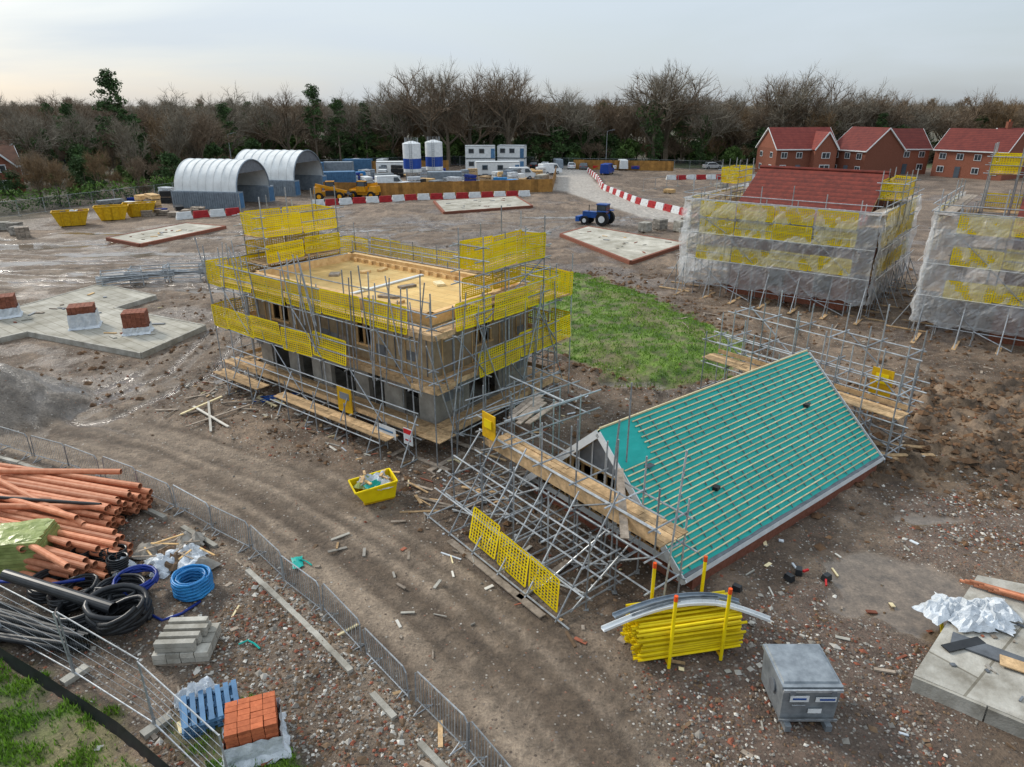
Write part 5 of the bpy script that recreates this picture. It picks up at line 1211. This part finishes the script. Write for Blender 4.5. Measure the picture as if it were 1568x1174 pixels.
for yy,sp in((184,5.5),(193,6.5),(206,8),(225,10),(250,12),(290,14),(350,17),(440,21),(580,27),(800,36)):
    x=-yy*.9
    while x<yy*.95:
        k=R.choice(kinds+['pine0','pine1','oak_ivy','bush0'] if yy<260 else kinds);y=yy+U(-4,4);hb={'o':20,'s':14,'b':6,'p':17}[k[0]];h={'o':U(14,18),'s':U(12,16.5),'b':U(5,8),'p':U(11,15)}[k[0]]
        if yy>350 : h*=1.1
        if not(110<yy<195 and 44<x<150 and y<182): inst(k,x+U(-2,2),y,h,hb,wood,wx=1.2,z=float(hill(np.array(y))))
        x+=sp*U(.7,1.3)
for yy in (181,189):
    x=-yy*.9
    while x<yy*.95:
        k=R.choice(['bush0','bush1','shrub0','bush0','bush1','shrub1']);inst(k,x,yy+U(-2,2),U(4.5,9.5),{'b':6,'s':7}[k[0]],wood,wx=1.2);x+=U(3,5)
for i in range(215):
    y=U(96,184);x=-U(56,56+y*.62);
    if any(math.hypot(x-a,y-b)<9 for a,b in((-102,145),(-112,190),(-88,118),(-132,170),(-92,205),(-128,128))): continue
    k=R.choice(['slim0','slim1','slim2','shrub0','shrub1','bush1','bush0','bush0','oak1','slim0','oak_ivy','pine1']);hb={'o':20,'s':14,'b':6,'p':17}[k[0]];hb=7 if k.startswith('shrub') else hb
    h={'o':U(12,16),'s':U(9,14.5),'b':U(3.5,7),'p':U(8,13)}[k[0]];h=U(4,7) if k.startswith('shrub') else h
    if y<112: h*=.6
    inst(k,x,y,h,hb,wood)
hg=MB();r_=random.Random(9)
for a,b in zip(*(lambda q:(q[:-1],q[1:]))([(-76,90),(-66,95),(-61,104),(-56,116),(-52,130)])):
    a=Vector((*a,0));b=Vector((*b,0));n_=int((b-a).length/.9)
    for i in range(n_):
        for z in(.6,1.4,2.2): clump(hg,a.lerp(b,i/n_)+Vector((r_.uniform(-.4,.4),r_.uniform(-.4,.4),z+r_.uniform(-.2,.3))),.8,34,r_,'hedge_green',.16,.9)
top('hedge',('leaves',hg))
for x,y in((-2,182),(22,170),(-58,150)):
    m=MB();m.tube((x,y,0),(x,y,8),.09,'galv_steel',8,r2=.05);m.tube((x,y,8),(x+1.2,y,8.3),.05,'galv_steel',6);m.box((x+1.4,y,8.3),(.6,.2,.12),'grey_steel');top('lamp_post',('m',m))
# ---------------------------------------------------------------- light, sky, camera
el,az=math.radians(33),math.radians(-55)
sun=bpy.data.lights.new('sun','SUN');sun.energy=2.9;sun.angle=math.radians(10);sun.color=(1,.94,.84)
so=bpy.data.objects.new('sun',sun);dv=Vector((math.sin(az)*math.cos(el),math.cos(az)*math.cos(el),math.sin(el)));so.rotation_euler=dv.to_track_quat('Z','Y').to_euler();so.location=dv*300;COL.objects.link(so)
w=bpy.data.worlds.new('World');scene.world=w;w.use_nodes=True;N=w.node_tree.nodes;Lk=w.node_tree.links;bgd=N['Background'];bgd.inputs[1].default_value=.13
sk=N.new('ShaderNodeTexSky');sk.sky_type='NISHITA';sk.sun_disc=False;sk.sun_elevation=el;sk.sun_rotation=az;sk.air_density=1.0;sk.dust_density=2.0
tc=N.new('ShaderNodeTexCoord');mp=N.new('ShaderNodeMapping');mp.inputs['Scale'].default_value=(1.2,1.2,7);Lk.new(tc.outputs['Generated'],mp.inputs[0])
nz=N.new('ShaderNodeTexNoise');nz.inputs['Scale'].default_value=1.6;nz.inputs['Detail'].default_value=6;nz.inputs['Distortion'].default_value=.6;Lk.new(mp.outputs[0],nz.inputs['Vector'])
mr=N.new('ShaderNodeMapRange');mr.inputs['From Min'].default_value=.3;mr.inputs['From Max'].default_value=.7;mr.inputs['To Min'].default_value=.56;mr.inputs['To Max'].default_value=.92;Lk.new(nz.outputs['Fac'],mr.inputs['Value'])
sx=N.new('ShaderNodeSeparateXYZ');Lk.new(tc.outputs['Generated'],sx.inputs[0])
zr=N.new('ShaderNodeMapRange');zr.inputs['From Min'].default_value=0;zr.inputs['From Max'].default_value=.9;zr.inputs['To Min'].default_value=.95;zr.inputs['To Max'].default_value=2.1;Lk.new(sx.outputs[2],zr.inputs['Value'])
cv=N.new('ShaderNodeVectorMath');cv.operation='SCALE';cv.inputs[0].default_value=(4.9,5.5,6.1);Lk.new(zr.outputs[0],cv.inputs['Scale'])
mx=N.new('ShaderNodeMix');mx.data_type='RGBA';Lk.new(mr.outputs[0],mx.inputs[0]);Lk.new(sk.outputs[0],mx.inputs[6]);Lk.new(cv.outputs[0],mx.inputs[7])
Lk.new(mx.outputs[2],bgd.inputs[0])
cam=bpy.data.cameras.new('camera');cam.lens=24.34;cam.sensor_width=36;cam.clip_end=9000;co_=bpy.data.objects.new('camera',cam);co_.location=(0,0,13);co_.rotation_euler=(math.radians(90-21.7),0,0);COL.objects.link(co_);scene.camera=co_
scene.view_settings.view_transform='Standard';scene.view_settings.look='None';scene.view_settings.exposure=0
